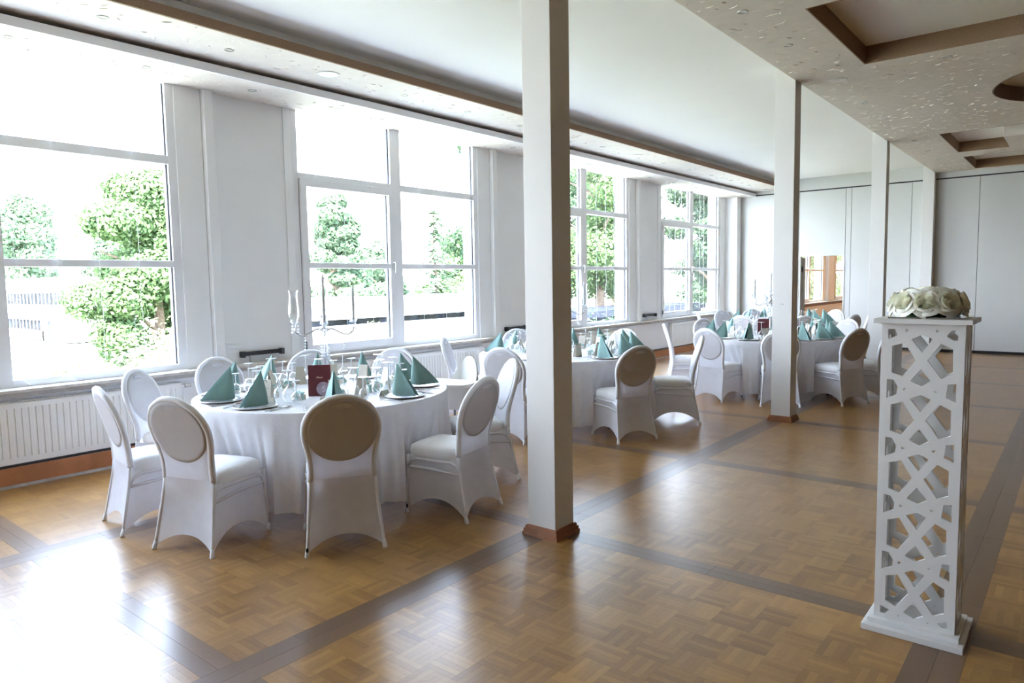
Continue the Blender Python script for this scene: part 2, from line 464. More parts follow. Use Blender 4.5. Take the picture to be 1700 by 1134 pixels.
# baseboard
bb = sempty('baseboard_left')
y = YB
while y < YF-.3:
    l = min(2.4, YF-.3-y); MB().box(-6.88, -6.785, y+.001, y+l-.001, 0, .165).build('baseboard_plank', M['basewood'], bb, bevel=.004); y += l
MB().box(-6.88, -6.80, YB, YF-.3, .165, .185).build('gap_shade_strip', M['black'], bb)  # black strip standing in for the shadow between radiators and baseboard
MB().box(-6.785, -6.77, YB, YF-.3, 0, .022).build('floor_bead', M['sillside'], bb)

def pane_box(y0, y1, z0, z1, parent, x=-7.045):
    MB().box(x-.006, x+.006, y0, y1, z0, z1).build('pane', M['glass'], parent)
    g = .012
    mb = MB()
    mb.box(x-.012, x+.014, y0-.004, y0+g, z0, z1); mb.box(x-.012, x+.014, y1-g, y1+.004, z0, z1)
    mb.build('gasket', M['gasket'], parent)
def make_window(k, mat, strands=True):
    y0, y1 = BAY[k]; e = sempty('window_%d' % (k+1), (0, 0, 0))
    ys = lambda v: y0 + (v-4.68)
    xa, xb = -7.09, -6.995
    zt = 3.68
    mb = MB()
    mb.box(xa, xb, y0, ys(4.755), .80, zt); mb.box(xa, xb, ys(7.71), y1, .80, zt)
    mb.box(xa, xb, ys(6.13), ys(6.30), .80, zt)
    mb.box(xa, xb, ys(4.755), ys(6.13), .80, .832); mb.box(xa, xb, ys(6.30), ys(7.71), .80, .862)
    mb.box(xa, xb, ys(4.755), ys(6.13), 2.845, 2.91); mb.box(xa, xb, ys(6.30), ys(7.71), 2.825, 2.91)
    mb.box(xa, xb, ys(4.755), ys(6.13), 3.60, zt); mb.box(xa, xb, ys(6.30), ys(7.71), 3.60, zt)
    mb.build('frame', mat, e, bevel=.006)
    MB().box(xa, xb+.004, ys(6.30), ys(7.71), 1.822, 1.888).build('muntin', mat, e, bevel=.006)
    sx0, sx1 = -7.07, -6.965
    sb = MB()
    sb.box(sx0, sx1, ys(4.757), ys(4.84), .834, 2.843); sb.box(sx0, sx1, ys(6.07), ys(6.15), .834, 2.843)
    sb.box(sx0, sx1, ys(4.84), ys(6.07), .834, .93); sb.box(sx0, sx1, ys(4.84), ys(6.07), 2.755, 2.843)
    sash = sb.build('sash', mat, e, bevel=.006)
    MB().box(sx0+.01, sx1-.005, ys(4.84), ys(6.07), 1.822, 1.888).build('muntin', mat, sash, bevel=.006)
    h = MB(); h.box(sx1, sx1+.012, ys(6.095), ys(6.125), 1.80, 1.93)
    h.tube([(sx1, ys(6.11), 1.90), (sx1+.05, ys(6.11), 1.90), (sx1+.055, ys(6.11), 1.88), (sx1+.05, ys(6.11), 1.77)], .009)
    h.build('handle', M['white'], sash)
    for z in (.93, 2.72): MB().tube([(sx1+.006, ys(4.75), z-.045), (sx1+.006, ys(4.75), z+.045)], .010).build('hinge', M['gasket' if z < 1 else 'white'], sash)
    # dark strip painted as the shadow in the gap between sash and frame
    MB().box(-7.02, -6.994, ys(4.752), ys(4.758), .84, 2.84).build('sash_shade_strip', M['gasket'], sash)
    pane_box(ys(4.755), ys(6.13), 2.91, 3.60, e); pane_box(ys(6.30), ys(7.71), 2.91, 3.60, e)
    pane_box(ys(6.30), ys(7.71), 1.888, 2.825, e); pane_box(ys(6.30), ys(7.71), .862, 1.822, e)
    pane_box(ys(4.84), ys(6.07), 1.888, 2.755, e, -7.03); pane_box(ys(4.84), ys(6.07), .93, 1.822, e, -7.03)
    return e
for k in range(0, 5): make_window(k, M['pvc'])

# strings of fairy lights hanging inside the windows
WN = {1: 'the window beside the bare wall pier', 2: 'the window above the white high chair', 3: 'the window behind the column', 4: 'the window next to the folding partition'}
FL = {1: [1.95, 2.27, 2.60, 2.95], 2: [4.98, 5.35, 5.75, 6.62, 7.05], 3: [9.35, 9.7, 10.05, 10.4, 10.98, 11.3, 11.6], 4: [13.9, 14.15, 14.45, 14.75, 15.4, 15.62, 15.85]}
FLL = {1: 'string of tiny fairy lights hanging over the window that looks out on the building',
       2: 'string of tiny fairy lights hanging over the window above the white high chair',
       3: 'string of tiny fairy lights hanging in the window behind the table under the third window',
       4: 'string of tiny fairy lights hanging in the window next to the folding partition'}
for k, ysl in FL.items():
    for q, yy in enumerate(ysl):
        r = random.Random(k*31+q); zb = .82 + r.random()*.12 if k != 2 else .85+r.random()*.5
        t = thing('fairy_light_string', FLL[k], 'string light', (-6.955, yy, zb), 0, 'fairy light strings in window %d' % k)
        pts = []; z = 3.58
        leds = MB()
        while z > zb:
            dy = .006*math.sin(z*9+q)+.004*r.uniform(-1, 1)
            pts.append((.004*r.uniform(-1, 1), dy, z-zb))
            if r.random() < .62:
                sgn = r.choice((-1, 1)); leds.tube([(0, dy, z-zb), (.003, dy+sgn*.010, z-zb+.006), (.004, dy+sgn*.024, z-zb+.008)], [.0022, .003, .0015], 5)
            z -= .085
        if k in (1, 2):
            pts.append((.01, .03, 0)); pts.append((.05, .05, -.012))
        MB().tube(pts, .0022, 4).build('wire', M['wire'], t)
        tag(leds.build('bulb_cluster', M['wire'], t), kind='stuff')

# radiators
def radiator(y0, y1, label):
    t = thing('radiator', label, 'radiator', (-6.84, (y0+y1)/2, .19), 0, None)
    L = (y1-y0)/2; x0, x1 = -.03, .042
    pts = []; n = int((y1-y0)/.052)
    mb = MB()
    # ribbed face
    prof = []
    for i in range(n):
        a = -L+.05+i*(2*L-.10)/n; w = (2*L-.10)/n
        prof += [(a, 0), (a+w*.56, 0), (a+w*.66, -.008), (a+w*.90, -.008)]
    prof = [(-L, 0)] + prof + [(L-.05, 0), (L, 0)]
    for i in range(len(prof)-1):
        (a, da), (b, db) = prof[i], prof[i+1]
        mb.add([(x1+da, a, .05), (x1+db, b, .05), (x1+db, b, .46), (x1+da, a, .46)], [(0,1,2,3)])
    mb.add([(x1, -L, 0), (x1, L, 0), (x1, L, .05), (x1, -L, .05)], [(0,1,2,3)])
    mb.add([(x1, -L, .46), (x1, L, .46), (x1, L, .51), (x1, -L, .51)], [(0,1,2,3)])
    mb.add([(x0, -L, 0), (x1, -L, 0), (x1, -L, .51), (x0, -L, .51)], [(0,1,2,3)])
    mb.add([(x0, L, 0), (x1, L, 0), (x1, L, .51), (x0, L, .51)], [(3,2,1,0)])
    mb.build('ribbed_panel', M['rad'], t)
    g = MB().box(x0, x1, -L, L, .505, .512)
    for i in range(int(2*L/.03)): g.box(x0+.012, x1-.012, -L+.01+i*.03, -L+.018+i*.03, .512, .516)
    g.build('top_grille', M['rad'], t)
    v = MB(); v.tube([(.01, L, .47), (.01, L+.03, .47), (.01, L+.055, .47)], [.010, .012, .012], 10)
    v.tube([(.01, L+.035, .47), (.01, L+.035, -.02)], .008, 8)
    vv = v.build('valve_pipe', M['rad'], t, smooth='auto')
    MB().tube([(.01, L+.05, .47), (.01, L+.075, .47), (.01, L+.115, .47)], [.018, .019, .016], 12).build('thermostat_knob', M['white'], vv, smooth='auto')
    MB().tube([(.01, L+.044, .47), (.01, L+.051, .47)], .020, 12).build('collar', M['chrome'], vv)
    return t
radiator(.55, 3.20, 'white ribbed radiator under the window that looks out on the building')
radiator(4.95, 7.66, 'white ribbed radiator behind the white high chair')
radiator(9.35, 12.0, 'white radiator under the window behind the column')
radiator(13.7, 16.3, 'white radiator under the window next to the folding partition')
# black bars on the wall panels
for (yy, lb) in ((4.19, 'black bar with dangling cord on the wall panel above the green napkins'), (8.62, 'black bar on the wall panel left of the column shaft'), (13.02, 'black bar on the wall panel beside the window with hanging lights')):
    t = thing('black_wall_bar', lb, 'wall fitting', (-6.99, yy, .86), 0)
    MB().box(0, .05, -.23, .23, .02, .062).build('bar', M['black'], t, bevel=.006)
    for sg in (-1, 1): MB().box(-.005, .062, sg*.235-.02, sg*.235+.02, .005, .07).build('end_cap', M['black'], t, bevel=.005)
    MB().tube([(.03, -.17, .02), (.05, -.165, -.0), (.035, -.16, -.035), (.04, -.155, -.05)], .004, 6).build('cord', M['black'], t)

# ------------------------------------------------------------------ ceilings
ceil = sempty('ceiling')
MB().box(-7.3, XR+.2, YB-.2, YF, ZC, ZC+.4).build('white_ceiling', M['ceil'], ceil)
MB().box(XW, -5.60, YB, YF, 3.715, 3.735).build('upper_soffit', M['plaster'], ceil)
MB().box(-5.60, -5.575, YB, YF, 3.712, 3.79).build('cork_edge', M['cork'], ceil)
MB().box(-5.80, -5.76, YB, YF, 3.735, ZC).build('cove_fill_board', M['ceil'], ceil)  # white board added to lighten the gap above the cork edge
MB().box(XW, -6.34, YB, YF, 3.60, 3.612).build('lower_soffit', M['plaster'], ceil)
MB().box(-6.34, -6.32, YB, YF, 3.598, 3.672).build('soffit_fascia', M['wall'], ceil)
MB().box(-6.66, -6.60, YB, YF, 3.612, 3.715).build('soffit_spine', M['wall'], ceil)
# stroked plaster ceiling with recessed coffers
holes = [rect(-1.82, .55, 5.97, 7.90), rect(-1.82, .55, 12.50, 14.58), rect(-1.82, .55, 15.20, 17.0), rect(-1.82, .55, -.6, 1.3), circ(.22, 10.2, 1.17, 48)]
me = poly_holes('plaster_ceiling', rect(-2.53, XR, YB, YF), holes, .16, M['plaster'], xf=Matrix.Translation((0, 0, ZS+.08)))
place('plaster_ceiling', me, ceil)
for (x0, x1, y0, y1) in ((-1.82, .55, 5.97, 7.90), (-1.82, .55, 12.50, 14.58), (-1.82, .55, 15.20, 17.0), (-1.82, .55, -.6, 1.3)):
    t = .012; mb = MB()
    mb.box(x0, x0+t, y0, y1, ZS-.002, ZC); mb.box(x1-t, x1, y0, y1, ZS-.002, ZC); mb.box(x0, x1, y0, y0+t, ZS-.002, ZC); mb.box(x0, x1, y1-t, y1, ZS-.002, ZC)
    mb.build('coffer_lining', M['cork'], ceil)
mb = MB(); c48 = circ(0, 0, 1, 48)
for (r0, r1) in ((1.17, 1.155),):
    for k in range(48):
        a, b = c48[k], c48[(k+1) % 48]
        q = [(.22+a[0]*r1, 10.2+a[1]*r1, ZS-.002), (.22+b[0]*r1, 10.2+b[1]*r1, ZS-.002), (.22+b[0]*r1, 10.2+b[1]*r1, ZC), (.22+a[0]*r1, 10.2+a[1]*r1, ZC)]
        mb.add(q, [(0,1,2,3)])
        q = [(.22+a[0]*r0, 10.2+a[1]*r0, ZS-.002), (.22+b[0]*r0, 10.2+b[1]*r0, ZS-.002), (.22+b[0]*r1, 10.2+b[1]*r1, ZS-.002), (.22+a[0]*r1, 10.2+a[1]*r1, ZS-.002)]
        mb.add(q, [(3,2,1,0)])
mb.build('round_coffer_lining', M['darkwood'], ceil, smooth='auto')
MB().box(-1.06, .55, 13.1, 14.55, ZS-.06, ZC).build('coffer_block', M['plaster'], ceil, bevel=.01)
# raised trowel strokes
def in_hole(x, y):
    for (x0, x1, y0, y1) in ((-1.85, .58, 5.94, 7.93), (-1.85, .58, 12.47, 14.61), (-1.85, .58, 15.17, 17.03), (-1.85, .58, -.63, 1.33)):
        if x0 < x < x1 and y0 < y < y1: return True
    return (x-.22)**2+(y-10.2)**2 < 1.2**2
def strokes(mb, x0, x1, y0, y1, z, n, seed):
    r = random.Random(seed)
    for _ in range(n):
        x, y = r.uniform(x0, x1), r.uniform(y0, y1)
        if in_hole(x, y): continue
        a = r.gauss(.25, .6); L = r.uniform(.025, .085); c = r.uniform(-.6, .6); w = r.uniform(.003, .006); h = r.uniform(.003, .007)
        if r.random() < .12: L *= 1.7; c *= 3
        pts = []
        for k in range(5):
            pts.append((x, y)); x += math.cos(a)*L/4; y += math.sin(a)*L/4; a += c/3
        if any(in_hole(*p) or not (x0 < p[0] < x1 and y0 < p[1] < y1) for p in pts): continue
        vs = []
        for k, p in enumerate(pts):
            q = pts[min(k+1, 4)]; o = pts[max(k-1, 0)]; dx, dy = q[0]-o[0], q[1]-o[1]; l = math.hypot(dx, dy) or 1
            nx, ny = -dy/l*w, dx/l*w; hh = h*(0.2+math.sin(PI*k/4))
            vs += [(p[0]+nx, p[1]+ny, z+.001), (p[0], p[1], z-hh), (p[0]-nx, p[1]-ny, z+.001)]
        fs = []
        for k in range(4):
            b = 3*k; fs += [(b, b+1, b+4, b+3), (b+1, b+2, b+5, b+4)]
        mb.add(vs, fs)
mb = MB(); strokes(mb, -2.52, 1.6, 3.5, 17.1, ZS, 2500, 3)
tag(mb.build('plaster_strokes', M['stroke'], ceil), kind='stuff')
mb = MB(); strokes(mb, -6.30, -5.62, 1.2, 16.8, 3.715, 420, 5); strokes(mb, -6.98, -6.35, 1.0, 16.8, 3.60, 420, 6)
tag(mb.build('soffit_strokes', M['stroke'], ceil), kind='stuff')
# downlights
ringm = MB().lathe([(.030, 0), (.030, -.004), (.041, -.005), (.044, -.001), (.044, 0)], 20).mesh('ring', M['ring'], 'auto')
lensm = MB().lathe([(.030, .001), (.022, .004), (.012, .002), (.0005, .0)], 16).mesh('lens', M['lens'], 'auto')
def downlight(x, y, z, lab, grp):
    t = thing('downlight', lab, 'ceiling light', (x, y, z), 0, grp)
    place('ring', ringm, t); place('lens', lensm, t, (0, 0, -.002))
for k in range(-2, 15): downlight(-6.62, 1.915+k*1.045, 3.60, 'small round downlight in the low soffit over the windows', 'window soffit downlights')
for k in range(-2, 15):
    if k in (2, 8): continue
    downlight(-5.97, 2.37+k*1.035, 3.715, 'small round downlight in the upper soffit beside the cork edge', 'upper soffit downlights')
for (x, y) in ((-2.22, 5.70), (-2.21, 6.78), (-1.145, 8.19), (-2.2, 9.6), (-2.2, 10.7), (-2.2, 12.8), (-2.2, 14.0), (-1.2, 14.9), (-2.2, 15.2), (-2.2, 16.3)):
    downlight(x, y, ZS, 'small round downlight in the stroked plaster ceiling', 'plaster ceiling downlights')
def speaker(x, y, z, lab):
    t = thing('ceiling_speaker', lab, 'speaker', (x, y, z), 0)
    MB().lathe([(.110, 0), (.110, -.006), (.098, -.009), (.094, -.006)], 28).build('rim', M['white'], t, smooth='auto')
    MB().lathe([(.094, -.006), (.05, -.008), (.0005, -.008)], 28).build('grille', M['wall'], t, smooth='auto')
speaker(-5.93, 4.43, 3.715, 'round white ceiling speaker in the soffit above the black wall bar')
speaker(-5.97, 10.7-.05, 3.715, 'round white ceiling speaker in the soffit further along the cork edge')
speaker(-2.19, 8.31, ZS, 'round white ceiling speaker in the stroked plaster beside the column top')

# ------------------------------------------------------------------ partition, other walls, next room
wb = sempty('wall_back')
DX0, DX1, DZ = -5.25, -4.29, 2.11
seams = [-6.70, -5.28, -4.27, -4.15, -2.96, -2.62, -1.746, -.55, .65, 1.85, 3.05, 4.25, 5.45, 6.65, 7.85, 9.05, XR+.1]
for i in range(len(seams)-1):
    a, b = seams[i], seams[i+1]
    mb = MB()
    if abs(a+5.28) < .01: mb.box(a+.004, b-.004, YF, YF+.08, DZ, 3.61)
    else: mb.box(a+.004, b-.004, YF, YF+.08, .06, 3.61)
    mb.build('partition_panel', M['partition'], wb, bevel=.003)
mb = MB(); mb.box(seams[0], XR, YF+.03, YF+.07, 0, .06)
mb.build('base_seal', M['black'], wb)
mb = MB()
for a in seams[1:-1]:
    if a in (-5.28, -4.27): mb.box(a-.004, a+.004, YF+.02, YF+.06, DZ, 3.61)
    else: mb.box(a-.004, a+.004, YF+.02, YF+.06, .06, 3.61)
mb.build('panel_seal', M['seam'], wb)
MB().box(-7.0, XR, YF+.02, YF+.06, 3.61, 3.64).build('track', M['black'], wb)
MB().box(-7.0, XR+.1, YF-.0, YF+.1, 3.64, 4.3).build('header', M['partition'], wb)
MB().box(-7.0, -6.70, YF-.0, YF+.1, 0, 3.64).build('end_post', M['wall'], wb)
struct('wall_right', MB().box(XR, XR+.2, YB-.2, YF+.2, 0, 4.3), M['farside'])
struct('wall_rear', MB().box(-7.3, XR, YB-.2, YB, 0, 4.3), M['farside'])
d = sempty('door_1')
MB().box(DX0-.02, DX0+.01, YF-.01, YF+.09, 0, DZ).build('door_jamb', M['partition'], d)
MB().box(DX1-.01, DX1+.02, YF-.01, YF+.09, 0, DZ).build('door_jamb', M['partition'], d)
lf = MB().box(DX0+.0, DX0+.075, YF+.10, YF+.16, .02, DZ-.03).build('door_leaf', M['greypost'], d, bevel=.004)
MB().box(DX0+.01, DX0+.04, YF+.075, YF+.12, 1.75, 1.88).build('hinge', M['black'], lf)
# next room seen through the door
mb = MB(); mb.box(-7.3, -6.88, YF+.1, YF+14, 0, .76); mb.box(-7.3, -7.0, YF+.1, YF+14, 3.4, 4.3)
mb.box(-7.3, XW, YF+.1, BAY[5][0], .76, 3.4)
mb.box(-7.3, XW, BAY[5][1], BAY[6][0], .76, 3.4); mb.box(-7.3, XW, BAY[6][1], BAY[7][0], .76, 3.4); mb.box(-7.3, XW, BAY[7][1], YF+14, .76, 3.4)
struct('wall_side_room', mb, M['tan'])
for k in (5, 6, 7):
    make_window(k, M['tan'])
    y1 = BAY[k][1]
    trim(MB().box(XW, -6.91, y1+.26, y1+.36, .80, 3.4), M['wall']); 
trim(MB().box(XW, -6.82, YF+.1, YF+14, .772, .80), M['sill'])
trim(MB().box(-6.88, -6.835, YF+.1, YF+14, .69, .772), M['darkwood'])
struct('ceiling_side_room', MB().box(-7.3, 0, YF+.1, YF+14, 3.4, 3.5), M['ceil'])
struct('wall_side_room_end', MB().box(-7.3, 0, YF+13.8, YF+14, 0, 3.4), M['tan'])
struct('wall_side_room_right', MB().box(-1.0, -.8, YF+.1, YF+14, 0, 3.4), M['tan'])
MB().box(-6.88, -1, YF+.1, YF+13.8, -.006, .001).build('side_room_boards', M['coltrim'], floor)
struct('roof', MB().box(-7.5, XR+.4, YB-.4, YF+14.2, 4.3, 4.5), M['facade'])

# ------------------------------------------------------------------ columns
CL = ['square white column with brown wooden foot beside the table with the high chair', 'square white column with a small nail and brown foot, standing before a round table', 'square white column rising behind the lattice pedestal', 'square white column built against the folding partition']
for k, yc in enumerate((3.577, 8.085, 12.60, 17.08)):
    t = thing('support_column', CL[k], 'column', (-2.625, yc, 0), 0)
    MB().box(-.107, .107, -.1, .1, 0, ZC).build('shaft', M['column'], t, bevel=.004)
    if k < 3:
        mb = MB()
        for (e, z0, z1) in ((.030, 0, .020), (.024, .020, .042), (.016, .042, .058), (.010, .058, .064)): mb.box(-.107-e, .107+e, -.1-e, .1+e, z0, z1)
        mb.build('base_moulding', M['coltrim'], t)
    if k == 1: MB().tube([(-.02, -.101, 1.33), (.02, -.104, 1.325)], .004, 6).build('nail_hook', M['chrome'], t)

# ------------------------------------------------------------------ covered banquet chair (origin on the floor, front = +y)
WZ = [(.45,.192),(.50,.188),(.55,.189),(.60,.196),(.65,.207),(.70,.217),(.755,.222),(.80,.217),(.85,.198),(.90,.158),(.935,.105),(.953,.055),(.96,.0)]
def lerp_tab(tab, z):
    if z <= tab[0][0]: return tab[0][1]
    for (a, va), (b, vb) in zip(tab, tab[1:]):
        if z <= b:
            t = (z-a)/(b-a); return va+(vb-va)*t
    return tab[-1][1]
YZ = [(.0,-.255),(.2,-.215),(.35,-.185),(.45,-.172),(.55,-.178),(.65,-.195),(.75,-.222),(.85,-.256),(.96,-.296)]
def by(z): return lerp_tab(YZ, z)
def bw(z): return lerp_tab(WZ, z)
def leg_rear(sg, z): return (sg*(.232-.040*z/.45), by(z), z)
def leg_front(sg, z): return (sg*(.218-.020*z/.42), .262-.012*z/.42, z)
def chair_meshes():
    P = {}
    cv = MB(); nS = 14
    # sheet down the back: seat level to top (rear and front layer), then down to the hem arch
    zs = [.45+.51*i/20 for i in range(21)]
    def upper(off):
        def fn(u, v):
            z = .45+(.958-.45)*v; s = -1+2*u
            return (s*bw(z)*.985, by(z)+off*(1-.4*abs(s)**8), z)
        return fn
    cv.grid(upper(-.019), nS, 22); cv.grid(upper(.019), nS, 22, True)
    def sheet(A, B, ztop, arch, pull, nrm, flip, lift=0):
        def fn(u, v):
            h = .018+arch*(1-abs(2*u-1)**2.3)
            z = h+(ztop-h)*v
            a, b = A(z), B(z)
            k = (1-(2*u-1)**2)*pull*math.sin(PI*min(1, max(0, 1-v)**.8*.75))
            o = -.017*v**3*lift
            return (a[0]+(b[0]-a[0])*u+nrm[0]*(k+o), a[1]+(b[1]-a[1])*u+nrm[1]*(k+o), z)
        cv.grid(fn, nS, 12, flip)
    sheet(lambda z: leg_rear(-1, z), lambda z: leg_rear(1, z), .45, .085, .030, (0, 1), False, 1)
    sheet(lambda z: leg_rear(1, z), lambda z: leg_front(1, z), .42, .105, .035, (-1, 0), False)
    sheet(lambda z: leg_front(-1, z), lambda z: leg_rear(-1, z), .42, .105, .035, (1, 0), False)
    sheet(lambda z: leg_front(1, z), lambda z: leg_front(-1, z), .42, .10, .03, (0, -1), False)
    P['cover'] = cv.mesh('cover', M['cover'], True)
    # seat cushion
    def seat(u, v):
        # u around, v profile
        t = 2*PI*u; ex = .22
        prof = [(.93, .395), (.985, .410), (1.0, .435), (1.0, .462), (.97, .480), (.86, .493), (.55, .502), (.2, .504), (.001, .504)]
        k = min(int(v*8+.5), 8); s, z = prof[k]
        c, sn = math.cos(t), math.sin(t)
        x = math.copysign(abs(c)**(.35), c)*.204*s; y = math.copysign(abs(sn)**(.35), sn)*.215*s+.052
        return (x, y, z - .008*max(0, -y-.05)/.1)
    P['seat'] = MB().grid(seat, 40, 8, True).mesh('seat', M['seatc'], True)
    # opaque oval pad with the hand grip opening near the top
    gz, gw, gh = .905, .062, .016
    pb = MB(); nR, nA = 9, 48
    def pad_pt(rr, a, off):
        x = .212*rr*math.cos(a); z = .752+.199*rr*math.sin(a)
        return (x, by(z)+off*(1-rr**12*.10), z)
    def padface(off, flip):
        base = len(pb.v); ids = {}
        for i in range(nR+1):
            for k in range(nA):
                pb.v.append(pad_pt(max(i/nR, .001), 2*PI*k/nA, off))
        for i in range(nR):
            for k in range(nA):
                k2 = (k+1) % nA
                q = (base+i*nA+k, base+i*nA+k2, base+(i+1)*nA+k2, base+(i+1)*nA+k)
                pb.f.append(q if flip else q[::-1])
        return base
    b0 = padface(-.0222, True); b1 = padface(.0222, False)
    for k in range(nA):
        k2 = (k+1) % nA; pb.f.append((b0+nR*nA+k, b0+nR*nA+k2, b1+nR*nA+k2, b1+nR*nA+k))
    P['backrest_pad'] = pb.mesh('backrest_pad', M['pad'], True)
    g = MB()
    for off in (-.0232, .0232):
        base = len(g.v); g.v.append((0, by(gz)+off, gz))
        for k in range(24):
            a = 2*PI*k/24; x = gw*math.cos(a); z = gz+gh*math.sin(a)-.18*x*x*4+.004
            g.v.append((x, by(z)+off*.99, z))
        for k in range(24): g.f.append((base, base+1+k, base+1+(k+1) % 24))
    P['hand_grip'] = g.mesh('hand_grip', M['foot_cloth'], True)
    # frame tube round the back
    zz = [.44+.52*i/26 for i in range(27)]
    pts = [(-bw(z), by(z), z) for z in zz[:-2]]
    pts += [(-.075, by(.947), .949), (-.035, by(.957), .958), (0, by(.96), .960), (.035, by(.957), .958), (.075, by(.947), .949)]
    pts += [(bw(z), by(z), z) for z in reversed(zz[:-2])]
    fb = MB(); n0 = len(pts)
    fb.tube(pts, .0200, 10); 
    P['back_frame'] = fb.mesh('back_frame', M['ridge'], True)
    for nm, fn, zt in (('rear', leg_rear, .45), ('front', leg_front, .42)):
        for sg in (-1, 1):
            P['leg_%s%d' % (nm, sg)] = MB().tube([fn(sg, zt*i/6+.012*(1-i/6)) for i in range(7)], [.0090, .0092, .0096, .0102, .0112, .013, .016], 8).mesh('leg', M['ridge'], True)
            a = fn(sg, .0); b = fn(sg, .05)
            P['foot_%s%d' % (nm, sg)] = MB().tube([(a[0], a[1], .0), (a[0], a[1], .008), (b[0], b[1], .05)], [.0145, .0155, .011], 10).mesh('foot_pocket', M['seatc'], True)
    for sg in (-1, 1):
        a, b = leg_rear(sg, .315), leg_front(sg, .335)
        P['str%d' % sg] = MB().tube([(a[0], a[1]+.005, .315), (a[0]-sg*.022, (a[1]+b[1])/2, .327), (b[0], b[1]-.005, .335)], .010, 6).mesh('stretcher', M['ridge'], True)
        a, b = leg_rear(sg, .33), leg_front(sg, .33); xs = sg*.192
        P['rail%d' % sg] = MB().tube([a, (xs, a[1]+.03, .372), (xs, a[1]+.08, .393), (xs+sg*.003, b[1]-.08, .393), (xs+sg*.008, b[1]-.025, .380), b], .0125, 6).mesh('seat_rail', M['ridge'], True)
    return P
M['foot_cloth'] = cloth_mat('stretch_cover_over_opening', (.86, .86, .90), .6)
CH = chair_meshes()
def chair(x, y, rz, label, group):
    t = thing('banquet_chair', label, 'chair', (x, y, 0), rz, group)
    for k, me in CH.items(): place(me.name.split('.')[0], me, t)
    return t
CHPOS = {1: [], 2: [], 3: [], 4: []}
def chair_at(c, ang, label, group, r=1.22, twist=0):
    CHPOS[TN[c]].append((ang, r))
    # chair whose back is outside, facing the table centre; r is measured to the chair origin
    a = R(ang); x, y = c[0]+r*math.cos(a), c[1]+r*math.sin(a)
    rz = a + PI/2 + R(twist)          # local +y -> towards centre
    return chair(x, y, rz, label, group)

T1, T2, T3, T4 = (-4.67, 3.34), (-4.76, 6.82), (-3.52, 10.22), (-4.5, 13.6)
TH = .785
TN = {T1: 1, T2: 2, T3: 3, T4: 4}
TP = {1: 'the table beside the high chair', 2: 'the table under the third window', 3: 'the table behind the free-standing second column', 4: 'the table closest to the folding partition'}
G1 = 'chairs round the table beside the high chair'
chair_at(T1, -106, 'white covered chair at the table beside the high chair, seat edge-on next to the radiator', G1, 1.27, 8)
chair_at(T1, -143, 'white covered chair with its back against the ribbed radiator, beside the first green napkin', G1, 1.26)
chair_at(T1, -177, 'white covered chair below the black wall bar with dangling cord', G1, 1.26)
chair_at(T1, 149, 'white covered chair behind the tall glass candelabra and the burgundy menu', G1, 1.30)
chair_at(T1, 118, 'white covered chair in front of the second radiator, beside the high chair tray', G1, 1.32)
chair_at(T1, 52, 'white covered chair between the high chair and the brown-footed column, seen edge-on', G1, 1.26, 4)
cC = chair_at(T1, 10, 'white covered chair with seat turned to the table, standing beside the brown-footed column', G1, 1.22)
cB = chair_at(T1, -32, 'white covered chair with a dark shaded oval back and a black tag near its foot', G1, 1.22)
chair_at(T1, -72, 'white covered chair with a grey shaded oval back, beside the black-tagged chair', G1, 1.22)
G2 = 'chairs round the table under the third window'
chair_at(T2, -146, 'white covered chair half hidden behind the white high chair', G2, 1.18)
chair_at(T2, -80, 'white covered chair left of the column at the table under the third window', G2, 1.24)
chair_at(T2, 151, 'white covered chair below the black bar left of the column shaft', G2, 1.26)
chair_at(T2, 91, 'white covered chair against the parapet under the third window', G2, 1.15)
chair_at(T2, -26, 'white covered chair with a brown shaded oval back at the table under the third window', G2, 1.22)
chair_at(T2, 28, 'white covered chair turned side-on at the table under the third window, its front legs showing', G2, 1.28)
G3 = 'chairs round the table behind the second column'
chair_at(T3, -148, 'white covered chair edge-on behind the side-on chair, facing the table behind the second column', G3, 1.22)
chair_at(T3, -103, 'white covered chair with pale lavender back in front of two green napkins', G3, 1.22)
chair_at(T3, -66, 'white covered chair half hidden by the free-standing second column', G3, 1.22)
chair_at(T3, -27, 'white covered chair with dark brown shaded back beside the second column', G3, 1.22)
chair_at(T3, 4, 'white covered chair half hidden by the lattice pedestal', G3, 1.25)
chair_at(T3, 62, 'white covered chair with bright front behind the darkest chair back at the second column', G3, 1.26)
chair_at(T3, 112, 'white covered chair seen through the glasses beside the second column shaft', G3, 1.24)
chair_at(T3, 152, 'white covered chair with grey shaded front beside the window with hanging lights', G3, 1.24)
G4 = 'chairs round the table closest to the partition'
L4 = ['white covered chair edge-on under the last window', 'white covered chair seen past the wine glasses, beside the partition corner table', 'white covered chair with grey back in front of the doorway',
      'white covered chair with small dark back before the partition seam', 'white covered chair edge-on against the white partition', 'white covered chair with bright front before the tan wall of the doorway', 'white covered chair with pale front beside the corner of the partition', 'white covered chair next to the last window sill']
for a, l in zip((-150, -97, -57, -20, 14, 65, 130, 158), L4): chair_at(T4, a, l, G4, 1.24)

# black tags on two chair feet
for ch, sx_, yy in ((cB, -.231, -.268), (cC, -.226, .255)):
    q = MB(); q.lathe([(.0005, -.002), (.008, -.002), (.008, .002), (.0005, .002)], 14)
    tg = q.build('black_tag', M['black'], ch); tg.rotation_euler = (PI/2, 0, 0); tg.scale = (1, 1.8, 1); tg.location = (sx_, yy-.004, .050)

